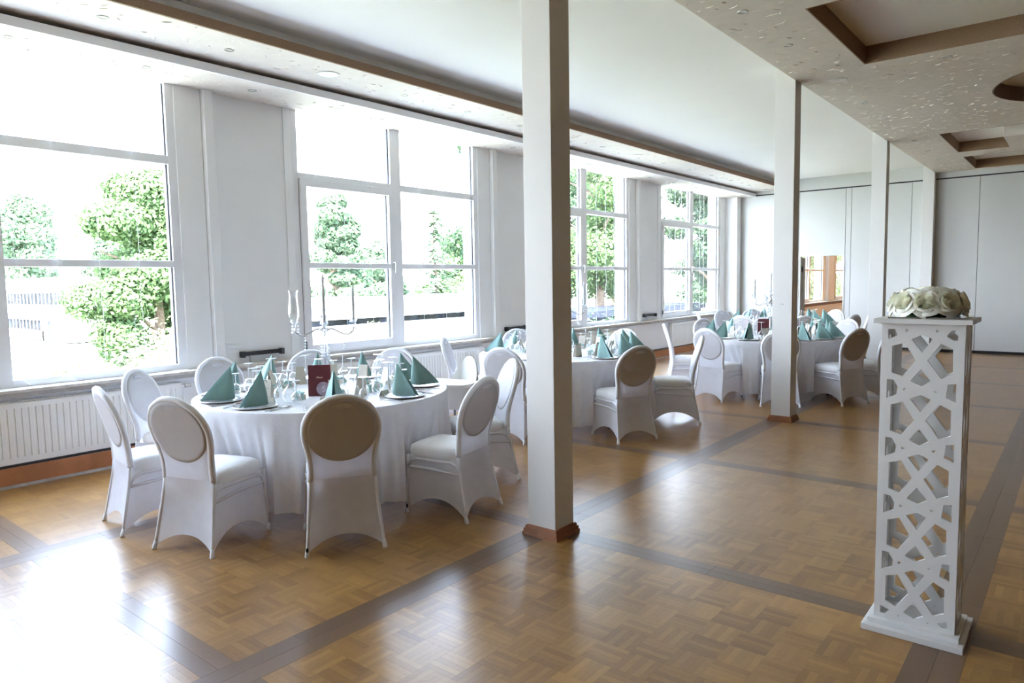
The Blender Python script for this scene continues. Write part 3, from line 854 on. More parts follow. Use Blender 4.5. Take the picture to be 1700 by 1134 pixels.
# ------------------------------------------------------------------ tables and cloths
def table(c, Rr, lab, clab, n, seed, hem=.10):
    t = thing('round_table', lab, 'table', (c[0], c[1], 0), 0)
    MB().lathe([(.001, .745), (Rr-.02, .745), (Rr-.005, .75), (Rr-.005, .772), (Rr-.02, .775), (.001, .775)], 48).build('tabletop', M['tabletop'], t, smooth='auto')
    for k in range(4):
        a = R(45+90*k+seed*13)
        MB().tube([((Rr-.28)*math.cos(a), (Rr-.28)*math.sin(a), .745), ((Rr-.22)*math.cos(a), (Rr-.22)*math.sin(a), .0)], .017, 8).build('leg', M['legs'], t)
    r = random.Random(seed); ph = [r.uniform(0, 6.28) for _ in range(6)]
    mb = MB(); nU, prof = 460, []
    rings = [(0.0005, 0), (.4, 0), (.8, 0), (.95, 0), (.985, 0), (1.0, .0)]
    drop = [.004, .012, .03, .07, .13, .2, .3, .4, .5, .6, .68]
    for i in range(len(rings)+len(drop)):
        for k in range(nU):
            a = 2*PI*k/nU
            if i < len(rings):
                rr = (Rr-.002)*rings[i][0]; z = TH
                if i == len(rings)-1: z = TH-.0015; 
            else:
                d = drop[i-len(rings)]; q = min(1, d/.5)
                w = .85*math.sin(39*a+ph[0]+1.3*math.sin(5*a+ph[1]))+.6*math.sin(61*a+ph[2]+1.1*math.sin(7*a+ph[3]))+.6*math.sin(17*a+ph[4]); w = w*.75+.25*abs(w)
                hemz = TH-hem+.02*math.sin(4*a+ph[0])
                rr = Rr+.004+min(d, .03)*.2+q*(.004+.030*w*(.4+.6*q))
                z = TH-d*(hemz)/.68
                for (ca, cr_) in CHPOS[n]:
                    da = abs((math.degrees(a)-ca+180) % 360-180)
                    if da < 40:
                        lat = cr_*math.sin(R(da)); f = max(0, min(1, (.27-lat)/.05))*max(0, min(1, (.72-z)/.24))
                        lim = (cr_-.285)/math.cos(R(da)); rr = rr*(1-f)+min(rr, lim-.034+.026*w*q)*f
            mb.v.append((rr*math.cos(a), rr*math.sin(a), z))
    tot = len(rings)+len(drop)
    for i in range(tot-1):
        for k in range(nU):
            k2 = (k+1) % nU
            mb.f.append((i*nU+k, (i+1)*nU+k, (i+1)*nU+k2, i*nU+k2))
    o = mb.build('tablecloth', M['table_cloth'], None, smooth='auto')
    o.location = (c[0], c[1], 0)
    tag(o, clab, 'tablecloth')
    return t
RAD = {1: .965, 2: 1.02, 3: 1.05, 4: 1.0}
for n, c in ((1, T1), (2, T2), (3, T3), (4, T4)):
    table(c, RAD[n], 'round folding table hidden under the cloth of '+TP[n][4:] if False else 'round table under white cloth, '+TP[n][4:].replace('table ', 'one '), 'floor-length white damask cloth on '+TP[n], n, n, .105)

# ------------------------------------------------------------------ table ware meshes
plate_m = MB().lathe([(.0005, .004), (.095, .004), (.105, .008), (.140, .014), (.146, .0145), (.149, .012), (.147, .009), (.11, .002), (.09, .0), (.0005, .0)], 40).mesh('charger_plate', M['silver'], 'auto')
def napkin_mesh():
    # oblique cone over a tear-drop base, slit open towards the guest (-y)
    mb = MB(); n = 36; apex = Vector((0, .075, .235)); rows = 8
    base = []
    for k in range(n+1):
        t = -1+2*k/n
        a = t*PI*.97
        x = .072*math.sin(a)*(1-.35*max(0, -math.cos(a))); y = .075*math.cos(a) + .02
        tail = max(0, abs(t)-.55)/.45
        x = x*(1-tail**1.5) + math.copysign(.018, t)*tail; y = y - .085*tail**1.2
        base.append(Vector((x, y, 0.0)))
    def fn(u, v):
        k = u*n; i = min(int(k), n-1); p = base[i].lerp(base[i+1], k-i)
        q = p.lerp(apex, v); bulge = .010*math.sin(PI*v)*(1-v)
        d = Vector((p.x, p.y-.02, 0)); 
        if d.length > 1e-6: d.normalize()
        return q + d*bulge
    mb.grid(fn, n, rows)
    # inner fold leaf
    def fn2(u, v):
        k = u*n*.5+n*.25; i = min(int(k), n-1); p = base[i].lerp(base[i+1], k-i)*.86
        return p.lerp(apex*.97, v)
    mb.grid(fn2, n//2, rows, True)
    return mb.mesh('cone_napkin', M['napkin'], 'auto')
napkin_m = napkin_mesh()
def glass_parts(h, rb, rr, stem, rf):
    bowl = h-stem
    prof = [(rr, 0), (rr*1.06, bowl*.18), (rb, bowl*.45), (rb*.93, bowl*.68), (rb*.62, bowl*.88), (rb*.22, bowl*.985), (.0045, bowl*1.06)]
    b = MB().lathe(prof, 20).mesh('bowl', M['stem'], True)
    s = MB().lathe([(.0042, bowl*1.04), (.0036, bowl+stem*.35), (.0040, h-.022), (.009, h-.008), (rf*.5, h-.0035), (rf, h-.0022), (rf, h-.0006), (.0005, h)], 20).mesh('foot', M['foot'], 'auto')
    return b, s
GL = [glass_parts(.238, .045, .032, .12, .041), glass_parts(.205, .039, .028, .10, .038), glass_parts(.172, .037, .030, .08, .036)]
def fork_mesh():
    mb = MB(); mb.box(-.004, .004, -.10, .02, .003, .0055); mb.box(-.010, .010, .02, .045, .003, .0055)
    for k in range(4): mb.box(-.010+k*.0058, -.0075+k*.0058, .045, .09, .003, .0055)
    mb.box(-.007, .007, -.10, -.06, .001, .0045)
    return mb.mesh('fork', M['silver'])
def knife_mesh():
    mb = MB(); mb.box(-.006, .006, -.11, -.01, .001, .0065)
    mb.add([(-.005, -.01, .003), (.006, -.01, .003), (.009, .08, .003), (.004, .115, .003), (-.005, .105, .003), (-.005, -.01, .005), (.006, -.01, .005), (.009, .08, .005), (.004, .115, .005), (-.005, .105, .005)],
           [(4,3,2,1,0),(5,6,7,8,9),(0,1,6,5),(1,2,7,6),(2,3,8,7),(3,4,9,8),(4,0,5,9)])
    return mb.mesh('knife', M['silver'])
def spoon_mesh():
    mb = MB(); mb.tube([(0, -.10, .003), (0, -.03, .004), (0, .05, .007)], [.0055, .0035, .003], 6)
    def fn(u, v):
        a = 2*PI*u; r = v
        return (.020*r*math.sin(a), .082+.032*r*math.cos(a), .002+.008*r*r)
    mb.grid(fn, 20, 4)
    return mb.mesh('spoon', M['silver'], 'auto')
fork_m, knife_m, spoon_m = fork_mesh(), knife_mesh(), spoon_mesh()
def menu_meshes():
    # folded standing card, 7.5 x 13.5 cm leaves
    mb = MB(); w, h, t = .082, .150, .0015
    mb.add([(-w/2, 0, 0), (w/2, 0, 0), (w/2, .012, h), (-w/2, .012, h), (-w/2, t, 0), (w/2, t, 0), (w/2, .012+t, h), (-w/2, .012+t, h)], [(0,1,2,3),(7,6,5,4),(0,4,5,1),(1,5,6,2),(2,6,7,3),(3,7,4,0)])
    mb.add([(-w/2, .055, 0), (w/2, .055, 0), (w/2, .012+t, h), (-w/2, .012+t, h), (-w/2, .055+t, 0), (w/2, .055+t, 0), (w/2, .012+2*t, h), (-w/2, .012+2*t, h)], [(0,1,2,3),(7,6,5,4),(0,4,5,1),(1,5,6,2),(2,6,7,3),(3,7,4,0)])
    card = mb.mesh('card', M['paper'])
    pr = MB()
    def q(x0, x1, z0, z1):
        f = lambda z: .012*z/h-.0006
        pr.add([(x0, f(z0), z0), (x1, f(z0), z0), (x1, f(z1), z1), (x0, f(z1), z1)], [(0,1,2,3)])
    r = random.Random(4)
    for k in range(16):           # leaf sprig in the corner
        x = r.uniform(-.037, .0); z = h-.008-r.uniform(0, .016)*(1+ x/.05); q(x, x+.0055, z, z+.004)
    for k in range(8):
        x = -.038; z = h-.014-k*.004; q(x+r.uniform(0, .003), x+.006, z, z+.003)
    for k in range(9): q(-.022+k*.0052, -.0185+k*.0052, h*.56, h*.56+.003+.002*(k % 2))
    prn = pr.mesh('print', M['greenink'])
    p2 = MB()
    for k in range(8):
        x = r.uniform(.008, .034); z = r.uniform(.006, .02); f = -.0005
        p2.add([(x, f, z), (x+.007, f, z+.002), (x+.006, f, z+.008), (x-.001, f, z+.006)], [(0,1,2,3)])
    return card, prn, p2.mesh('sprig_print', M['greenink'])
MENU = menu_meshes()
def box_meshes():
    b = MB().box(-.042, .042, -.027, .027, 0, .036).mesh('carton', M['box'], 'auto', .003)
    rb = MB().box(-.043, .043, -.008, .008, 0, .0372); rb.box(-.008, .008, -.028, .028, .0, .0372)
    def loop(sg):
        pts = [(0, 0, .038), (sg*.018, .010, .052), (sg*.036, .012, .050), (sg*.040, .0, .042), (sg*.024, -.010, .040), (0, 0, .039)]
        rb.tube(pts, [.004, .008, .009, .008, .007, .004], 6)
    loop(1); loop(-1)
    rb.tube([(0, 0, .038), (.02, -.02, .036), (.035, -.045, .015), (.038, -.055, .004)], [.004, .006, .006, .004], 5)
    rb.tube([(0, 0, .038), (-.02, -.018, .037), (-.03, -.042, .02), (-.034, -.05, .004)], [.004, .006, .006, .004], 5)
    return b, rb.mesh('ribbon', M['satin'], True), MB().add([(-.012, -.0278, .012), (.012, -.0278, .012), (.012, -.0278, .022), (-.012, -.0278, .022)], [(0,1,2,3)]).mesh('name_print', M['ink'])
BOX = box_meshes()
def tent_mesh():
    mb = MB(); mb.add([(-.04, -.018, 0), (.04, -.018, 0), (.04, 0, .042), (-.04, 0, .042), (-.04, .018, 0), (.04, .018, 0)], [(0,1,2,3),(3,2,5,4)])
    return mb.mesh('tent_card', M['paper'])
tent_m = tent_mesh()

def local(c, ang, rad, lat):
    a = R(ang); return (c[0]+rad*math.cos(a)-lat*math.sin(a), c[1]+rad*math.sin(a)+lat*math.cos(a))
def multi(name, parts, label, cat, loc, rz, group):
    t = thing(name, label, cat, loc, rz, group)
    for me in parts: place(me.name.split('.')[0], me, t)
    return t
def single(name, me, label, cat, loc, rz, group):
    o = place(name, me, None, loc, (0, 0, rz)); return tag(o, label, cat, group)
PLACE = {(1, -106): 'before the edge-on chair by the radiator', (1, -143): 'before the chair backing onto the ribbed radiator', (1, -177): 'before the chair below the corded black bar',
         (1, 149): 'before the chair behind the candelabrum', (1, 118): 'before the chair at the second radiator', (1, 82): 'at the place of the high chair', (1, 52): 'before the edge-on chair by the column',
         (1, 12): 'before the chair standing next to the column', (1, -32): 'before the chair with the black tag', (1, -72): 'before the grey-backed chair beside the tagged one',
         (2, -146): 'before the chair half hidden by the high chair', (2, -80): 'before the chair left of the column shaft', (2, 151): 'before the chair below the second black bar',
         (2, 91): 'before the chair under the third window', (2, 28): 'before the side-on chair showing its front legs', (2, -26): 'before the brown-backed chair at the middle table'}
def setting(n, c, ang, level):
    r = random.Random(n*1000+int(ang)); Rr = RAD[n]; rz = R(ang)+PI/2; z = TH+.0005; tp = TP[n]
    at = PLACE.get((n, ang), 'on '+tp)
    jit = lambda s: r.uniform(-s, s)
    p = local(c, ang+jit(1.5), Rr-.185, 0)
    single('charger_plate', plate_m, 'round silver charger plate '+at, 'plate', (*p, z), rz, 'charger plates %d' % n)
    single('cone_napkin', napkin_m, 'sage green napkin cone '+at, 'napkin', (p[0], p[1], z+.0155), rz+R(jit(14)), 'cone napkins %d' % n)
    gl = [(0, Rr-.40, .105), (1, Rr-.445, .0), (2, Rr-.35, .205)]
    if n == 1 and ang == -32: gl = [(0, Rr-.42, .16), (1, Rr-.50, .10), (2, Rr-.34, .235)]
    for (g, rad, lat) in gl[:(3 if level < 2 else 2)]:
        q = local(c, ang, rad+jit(.015), lat+jit(.01))
        multi('wine_glass', GL[g], ('tall', 'medium', 'small')[g]+' upturned stemmed glass '+at, 'glass', (*q, z), rz, '%s upturned glasses %d' % (('tall', 'medium', 'small')[g], n))
    if level < 3:
        q = local(c, ang, Rr-.46, -.13+jit(.02)) if not (n == 1 and ang == -32) else local(c, ang, Rr-.44, .035)
        multi('menu_card', MENU, 'cream menu card with leaf print '+at, 'card', (*q, z), rz+R(jit(10)), 'menu cards %d' % n)
    if level < 2:
        q = local(c, ang, Rr-.17, -.185); single('dinner_fork', fork_m, 'silver fork beside the plate '+at, 'fork', (*q, z), rz+R(jit(4)), 'forks %d' % n)
        q = local(c, ang, Rr-.17, .185); single('dinner_knife', knife_m, 'silver knife beside the plate '+at, 'knife', (*q, z), rz+R(jit(4)), 'knives %d' % n)
        q = local(c, ang, Rr-.17, .215); single('soup_spoon', spoon_m, 'silver spoon beside the knife '+at, 'spoon', (*q, z), rz+R(jit(4)), 'spoons %d' % n)
        q = local(c, ang, Rr-.56, .06+jit(.02)); multi('favour_box', BOX, 'cream gift box with aqua ribbon '+at, 'gift box', (*q, z), rz+R(jit(25)), 'favour boxes %d' % n)
    if level < 1:
        q = local(c, ang, Rr-.35, -.03+jit(.01)); single('place_card', tent_m, 'small folded cream place card '+at, 'card', (*q, z), rz+R(jit(15)), 'place cards %d' % n)
A1 = (-106, -143, -177, 149, 118, 82, 52, 12, -32, -72)
A2 = (-146, -80, 151, 118, 91, 60, 28, 0, -26, 180)
A3 = (-148, -120, -103+12, -66, -40, -20, 4, 35, 62, 90, 112, 152)
A4 = (-150, -97, -57, -20, 14, 65, 130, 158, 100)
for a in A1: setting(1, T1, a, 0)
for a in A2: setting(2, T2, a, 1)
for a in A3: setting(3, T3, a, 2)
for a in A4: setting(4, T4, a, 3)

# ------------------------------------------------------------------ candelabra
def candelabrum_parts():
    P = []
    P.append(('base', MB().lathe([(.0005, 0), (.085, 0), (.088, .006), (.075, .014), (.05, .020), (.028, .035), (.020, .06), (.0005, .06)], 28).mesh('base', M['crystal'], 'auto')))
    P.append(('stem', MB().lathe([(.018, .05), (.022, .09), (.017, .14), (.016, .28), (.018, .40), (.024, .43), (.016, .45), (.013, .47)], 12).mesh('stem', M['crystal'], 'auto')))
    P.append(('hub', MB().lathe([(.013, .46), (.028, .475), (.030, .50), (.018, .515), (.012, .56), (.022, .58), (.028, .60), (.010, .605)], 16).mesh('hub', M['chrome'], 'auto')))
    cups = [(0, 0, .605)]
    for k in range(4):
        a = R(20+90*k); ca, sa = math.cos(a), math.sin(a)
        prof = [(.02, .485), (.06, .492), (.10, .47), (.15, .445), (.19, .445), (.222, .47), (.228, .505)]
        P.append(('arm', MB().tube([(r*ca, r*sa, z) for r, z in prof], [.007, .0065, .006, .006, .006, .0065, .007], 8).mesh('arm', M['silver'], True)))
        cups.append((.228*ca, .228*sa, .505))
    for i, (x, y, z) in enumerate(cups):
        P.append(('candle_cup', MB().lathe([(.008, 0), (.010, .02), (.024, .045), (.030, .052), (.030, .055), (.012, .056), (.0005, .056)], 16, (x, y, z)).mesh('candle_cup', M['crystal'], 'auto')))
        if i != 3: P.append(('candle', MB().lathe([(.0105, .056), (.0105, .30), (.006, .318), (.001, .325)], 12, (x, y, z)).mesh('candle', M['candle'], 'auto')))
        if i in (0, 1, 2, 3, 4):
            P.append(('hurricane_shade', MB().lathe([(.020, .056), (.034, .075), (.041, .11), (.038, .16), (.031, .23), (.031, .275), (.040, .295)], 20, (x, y, z)).mesh('hurricane_shade', M['stem'], 'auto')))
        # bead strings
        for k in range(3):
            a = R(40+120*k+i*35); bx, byy = x+.028*math.cos(a), y+.028*math.sin(a)
            mb = MB()
            for q in range(4): mb.sphere((bx, byy, z+.04-q*.026), .0065+.0012*q, 8, 5)
            P.append(('bead_string', mb.mesh('bead_string', M['crystal'], 'auto')))
    for k in range(5):
        a = R(72*k); mb = MB()
        for q in range(9): mb.sphere((.031*math.cos(a), .031*math.sin(a), .47-q*.024), .006, 8, 5)
        P.append(('bead_string', mb.mesh('bead_string', M['crystal'], 'auto')))
    for k in range(4):
        a = R(20+90*k); mb = MB()
        for q in range(5): mb.sphere((.15*math.cos(a), .15*math.sin(a), .425-q*.024), .006+.0008*q, 8, 5)
        P.append(('bead_string', mb.mesh('bead_string', M['crystal'], 'auto')))
    return P
CP = candelabrum_parts()
for n, c, rz, lab in ((1, T1, 34, 'tall glass candelabrum with white candles behind the burgundy menu folder'), (2, T2, 20, 'tall glass candelabrum with hanging beads on the table under the third window'), (3, T3, 75, 'tall silver glass candelabrum beside the second column shaft')):
    t = thing('candelabrum', lab, 'candelabrum', (c[0], c[1]+(.02 if n == 1 else .0), TH+.0005), R(rz))
    for nm, me in CP: place(nm, me, t)

# burgundy drinks menus
def folder(c, x, y, rz, lab, sticker=True, text=True):
    t = thing('menu_folder', lab, 'menu', (x, y, TH+.0005), rz)
    w, h, th = .165, .235, .004
    def leaf(y0, y1):
        mb = MB(); mb.add([(-w/2, y0, 0), (w/2, y0, 0), (w/2, y1, h), (-w/2, y1, h), (-w/2, y0+th, 0), (w/2, y0+th, 0), (w/2, y1+th, h), (-w/2, y1+th, h)], [(0,1,2,3),(7,6,5,4),(0,4,5,1),(1,5,6,2),(2,6,7,3),(3,7,4,0)])
        return mb
    fr = leaf(0, .02).build('front_cover', M['burgundy'], t); leaf(.09, .026).build('back_cover', M['burgundy'], t)
    lean = math.atan2(.02, h)
    if text:
        o = place('title_print', text_mesh('title_print', 'Menü', .021, M['gold'], shear=.3), fr, (.0, .02*.60-.0008, h*.60), (PI/2-lean, 0, 0))
    if sticker:
        mb = MB(); n = 28; mb.v.append((.03, .02*.235-.0008, h*.235))
        for k in range(n):
            a = 2*PI*k/n; zz = h*.235+.052*math.sin(a); mb.v.append((.030+.052*math.cos(a), .02*zz/h-.0008, zz))
        for k in range(n): mb.f.append((0, 1+k, 1+(k+1) % n))
        st = mb.build('round_sticker', M['sticker'], fr)
        place('number_print', text_mesh('number_print', '5', .062, M['lilac']), fr, (.034, .02*.22-.0022, h*.22), (PI/2-lean, 0, 0))
    return t
folder(T1, -4.465, 3.145, R(45), 'burgundy menu folder with a round sticker numbered 5 before the candelabrum')
folder(T3, -3.66, 10.35, R(25), 'dark burgundy menu folder standing by the second column shaft', False, False)

# ------------------------------------------------------------------ high chair
t = thing('high_chair', 'white plastic high chair with tray and grey legs beside the tablecloth', 'high chair', (-4.45, 4.66, 0), R(188))
def hc_seat(u, v):
    a = -PI*.5 + 2*PI*u
    return None
mb = MB()
def shell(u, v):
    # bucket: u round the rim, v bottom -> rim; rim rises to a tall rounded back at -y
    a = 2*PI*u; c, s_ = math.cos(a), math.sin(a)
    back = max(0, -s_)**1.6
    rim = .70+.23*back*(1-.15*abs(c)); z = .47+(rim-.47)*v
    k = .72+.28*min(1, v*1.6)
    wid = .165*k*(1-.22*back*max(0, v-.55)/.45); dep = .155*k
    return (wid*math.copysign(abs(c)**.7, c), dep*math.copysign(abs(s_)**.7, s_)-.03*back*v, z)
mb.grid(shell, 44, 14, True); mb.grid(lambda u, v: (lambda p: (p[0]*.94, p[1]*.94, p[2]+.008))(shell(u, v)), 44, 14)
b = len(mb.v)
for k in range(44):
    u = k/44; mb.v.append(shell(u, 0))
mb.f.append(tuple(range(b, b+44)))
mb.build('seat_shell', M['plastic'], t, smooth='auto')
tr = MB()
def tray(u, v):
    a = 2*PI*u; c, s_ = math.cos(a), math.sin(a)
    prof = [(.82, .705), (.98, .712), (1.0, .735), (.985, .742), (.96, .735), (.93, .722), (.5, .720), (.001, .720)]
    k = min(int(v*7+.5), 7); r, z = prof[k]
    return (.285*r*math.copysign(abs(c)**.45, c), .165*r*math.copysign(abs(s_)**.45, s_)+.20, z)
tr.grid(tray, 48, 7, True); tr.build('tray', M['plastic'], t, smooth='auto')
for sx_ in (-1, 1):
    for sy_ in (-1, 1):
        MB().tube([(sx_*.135, sy_*.115, .56), (sx_*.15, sy_*.13, .47), (sx_*.155, sy_*.135, .44)], [.022, .020, .019], 10).build('leg_socket', M['plastic'], t, smooth='auto')
        MB().tube([(sx_*.15, sy_*.13, .47), (sx_*.245, sy_*.235, .0)], .0135, 10).build('leg', M['hcleg'], t, smooth='auto')
MB().tube([(-.10, .04, .52), (-.04, .10, .56), (.04, .10, .56), (.10, .04, .52)], .006, 6).build('strap', M['black'], t)

# ------------------------------------------------------------------ lattice pedestal
PX0, PX1, PY0, PY1, PZ0, PZ1 = -.704, -.385, 3.49, 3.71, .05, 1.411
t = thing('lattice_pedestal', 'tall white pedestal with cut-out lattice sides carrying cream roses', 'pedestal', (-.5445, 3.60, 0), 0)
def pedestal_holes():
    xc = -.5445; P = .265; out = []
    sh = lambda pts, dz: [(x-xc, z+dz) for x, z in pts]
    h1 = [(-.679,1.160),(-.652,1.158),(-.632,1.126),(-.637,1.091),(-.679,1.071)]
    h2 = [(-.661,1.044),(-.612,1.062),(-.565,.983),(-.617,.909),(-.661,.926)]
    h3 = [(-.586,1.078),(-.545,1.099),(-.503,1.081),(-.543,1.019)]
    h4 = [(-.546,.947),(-.504,.894),(-.542,.871),(-.586,.892)]
    h5 = [(-.472,1.063),(-.427,1.041),(-.425,.928),(-.469,.909),(-.523,.987)]
    h6 = [(-.443,1.152),(-.411,1.158),(-.410,1.075),(-.450,1.093)]
    for k in range(-1, 4):
        dz = -P*k
        out += [sh(h2, dz), sh(h3, dz), sh(h4, dz), sh(h5, dz)]
        if k >= 0: out += [sh(h1, dz), sh(h6, dz), circ(-.607-xc, 1.118+dz, .0065, 10), [(-.497-xc,1.119+dz),(-.485-xc,1.126+dz),(-.478-xc,1.117+dz),(-.486-xc,1.110+dz)]]
    out += [sh([(-.680,1.385),(-.652,1.386),(-.638,1.357),(-.677,1.339)], 0), sh([(-.447,1.370),(-.434,1.385),(-.411,1.386),(-.410,1.341),(-.430,1.342),(-.452,1.359)], 0)]
    out += [circ(-.604-xc, 1.380, .0065, 10), circ(-.488-xc, 1.380, .0065, 10), circ(-.604-xc, .074, .0045, 8), circ(-.488-xc, .074, .0045, 8)]
    out += [sh([(-.680,.105),(-.640,.092),(-.660,.068),(-.680,.070)], 0), sh([(-.453,.085),(-.415,.102),(-.410,.066),(-.432,.068)], 0)]
    return [p if sum((p[i][0]*p[(i+1) % len(p)][1]-p[(i+1) % len(p)][0]*p[i][1]) for i in range(len(p))) < 0 else p[::-1] for p in out]
PW = (PX1-PX0)/2; HOL = pedestal_holes()
PTH = .014
front = poly_holes('lattice_panel', rect(-PW, PW, PZ0, PZ1), HOL, PTH-.002, M['white'], xf=Matrix.Rotation(PI/2, 4, 'X'), bevel=.001)
yc = 3.60
place('lattice_panel', front, t, (0, PY0+PTH/2-yc, 0)); place('lattice_panel', front, t, (0, PY1-PTH/2-yc, 0))
sd = (PY1-PY0)/2-PTH
HS = [[(x*sd/PW, z) for x, z in p] for p in HOL]
side = poly_holes('lattice_panel', rect(-sd, sd, PZ0, PZ1), HS, PTH-.002, M['white'], xf=Matrix.Rotation(PI/2, 4, 'Z') @ Matrix.Rotation(PI/2, 4, 'X'), bevel=.001)
place('lattice_panel', side, t, (PW-PTH/2, 0, 0)); place('lattice_panel', side, t, (-PW+PTH/2, 0, 0))
MB().box(-.20, .20, -.18, .18, 0, .028).build('base_plate', M['white'], t, bevel=.003)
MB().box(-.18, .18, -.145, .145, .028, .05).build('base_step', M['white'], t, bevel=.002)
MB().box(-.188, .188, -.15, .15, 1.411, 1.432).build('cap_board', M['white'], t, bevel=.002)
for (x, z) in ((-.0595, .074), (.0565, .074)): MB().tube([(x, -.1105, z), (x, -.098, z)], .004, 8).build('screw', M['ring'], t)
o = MB().box(-.145, .145, -.115, .115, 0, .006).build('mirror_tray', M['mirror'], None)
o.location = (-.535, 3.60, 1.4325); tag(o, 'thin square mirror tray under the roses on the pedestal', 'mirror')
# roses
def petal(mb, r0, h, open_, a0, span, curl, z0=0):
    def fn(u, v):
        a = a0+(u-.5)*span
        rr = r0*(.25+.75*v**.7)+open_*v**2.2; z = z0+h*math.sin(v*PI*.5)*(1-.35*(2*u-1)**2*v)-curl*max(0, v-.7)**2*6
        rr += .004*math.sin(5*u+a0)*v
        return (rr*math.cos(a), rr*math.sin(a), z)
    mb.grid(fn, 6, 6)
def rose_meshes(seed):
    r = random.Random(seed); out = MB(); inn = MB()
    for k in range(5): petal(out, .040, .034, .022, 2*PI*k/5+r.uniform(-.2, .2), 1.75, .012)
    for k in range(5): petal(out, .036, .043, .010, 2*PI*(k+.5)/5+r.uniform(-.2, .2), 1.7, .006)
    tw = 9.5*PI; ph = r.uniform(0, 6)
    def sp(u, v):
        th = tw*u; rr = (.003+.034*u**.85)*(.62+.38*v)+.0025*v**3*(.5+.5*math.sin(1.3*th+ph)); z = v*(.053-.10*(.034*u))+.0016*v*math.sin(1.3*th+ph)
        return (rr*math.cos(th), rr*math.sin(th), z)
    inn.grid(sp, 170, 5)
    return out.mesh('outer_petals', M['petal'], True), inn.mesh('inner_petals', M['petalin'], True)
RM = [rose_meshes(s_) for s_ in range(3)]
t = thing('rose_arrangement', 'dome of cream white roses on the lattice pedestal', 'flowers', (-.545, 3.60, 1.4385), 0)
spots = [(0, 0, .074, 0, 0)] + [(.058*math.cos(R(a)), .050*math.sin(R(a)), .058, 30, a) for a in (20, 92, 165, 240, 305)] + [(.098*math.cos(R(a)), .070*math.sin(R(a)), 0.052, 66, a) for a in (0, 48, 96, 144, 192, 234, 272, 312)]
for i, (x, y, z, tilt, a) in enumerate(spots):
    e = bpy.data.objects.new('rose', None); COL.objects.link(e); e.parent = t
    e.matrix_local = Matrix.Translation((x, y, z)) @ Matrix.Rotation(R(a), 4, 'Z') @ Matrix.Rotation(R(tilt), 4, 'Y') @ Matrix.Rotation(i*1.3, 4, 'Z') @ Matrix.Scale(1.12, 4)
    for me in RM[i % 3]: place(me.name.split('.')[0], me, e)
mb = MB()
def leafpoly(mb, x, y, a, L, z):
    d = Vector((math.cos(a), math.sin(a), 0)); s_ = Vector((-math.sin(a), math.cos(a), 0)); p = Vector((x, y, z))
    mb.add([p, p+d*L*.4+s_*L*.26+Vector((0,0,.006)), p+d*L+Vector((0,0,-.004)), p+d*L*.4-s_*L*.26+Vector((0,0,.006)), p+d*L*.45+Vector((0,0,.002))], [(0,1,4),(1,2,4),(2,3,4),(3,0,4)])
r = random.Random(9)
for k in range(14):
    a = r.uniform(0, 6.28); q = MB(); leafpoly(q, .085*math.cos(a), .065*math.sin(a), a+r.uniform(-.5, .5), r.uniform(.03, .05), .008); q.build('leaf', M['roseleaf'], t)
MB().lathe([(.0005, .0), (.085, .0), (.070, .025), (.045, .045), (.0005, .055)], 20).build('moss_core', M['roseleaf'], t, smooth='auto')

# ------------------------------------------------------------------ outside
ZG = -3.6
struct('ground_outside', MB().box(-120, -7.3, -60, 130, ZG-.3, ZG), M['ground'])
struct('ground_lawn', MB().box(-70, -12, -30, 120, ZG, ZG+.03), M['lawn'])
def leaf_cloud(seed, n, blobs, size, droop=0.0):
    r = random.Random(seed); mb = MB()
    tot = sum(b[3]*b[4]*b[5] for b in blobs) if False else sum((b[3]*b[4]+b[4]*b[5]+b[3]*b[5]) for b in blobs)
    for b in blobs:
        k = int(n*(b[3]*b[4]+b[4]*b[5]+b[3]*b[5])/tot)
        for _ in range(k):
            d = Vector((r.gauss(0, 1), r.gauss(0, 1), r.gauss(0, 1)))
            if d.length < 1e-3: continue
            d.normalize(); rad = r.uniform(.25, 1.0)**.5*(1.0 if r.random() < .8 else r.uniform(1, 1.3))
            p = Vector((b[0]+d.x*b[3]*rad, b[1]+d.y*b[4]*rad, b[2]+d.z*b[5]*rad))
            nrm = (d+Vector((r.uniform(-.9, .9), r.uniform(-.9, .9), r.uniform(-.3, 1.1)))).normalized()
            u = nrm.cross(Vector((r.uniform(-1, 1), r.uniform(-1, 1), r.uniform(-1, 1)))); 
            if u.length < 1e-3: continue
            u.normalize(); w = nrm.cross(u); s_ = size*r.uniform(.6, 1.3)
            mb.add([p-u*s_, p-w*s_*.55+nrm*s_*.15, p+u*s_, p+w*s_*.55+nrm*s_*.15], [(0,1,2,3)])
    return mb
def trunk(h, r0, seed, nb=6, spread=1.5):
    r = random.Random(seed); mb = MB()
    pts = [(r.uniform(-.1, .1)*i/6, r.uniform(-.1, .1)*i/6, h*i/6) for i in range(7)]
    mb.tube(pts, [r0*(1-.75*i/6) for i in range(7)], 8)
    for k in range(nb):
        a = r.uniform(0, 6.28); z = h*r.uniform(.35, .85); L = spread*r.uniform(.6, 1.1)
        mb.tube([(0, 0, z), (L*.5*math.cos(a), L*.5*math.sin(a), z+L*.35), (L*math.cos(a), L*math.sin(a), z+L*.55)], [r0*.35, r0*.22, r0*.08], 5)
    return mb
def broad_blobs(seed, h, w, n=30):
    r = random.Random(seed); out = []
    for _ in range(n):
        t = r.uniform(0, 1); z = h*(.30+.62*t); ww = w*math.sin(PI*min(1, .25+.75*t)*.98)*.75+.3
        a = r.uniform(0, 6.28); rr = ww*r.uniform(.15, .8); s_ = w*r.uniform(.22, .40)
        out.append((rr*math.cos(a), rr*math.sin(a), z, s_*r.uniform(.8, 1.3), s_*r.uniform(.8, 1.3), s_*r.uniform(.55, .9)))
    return out
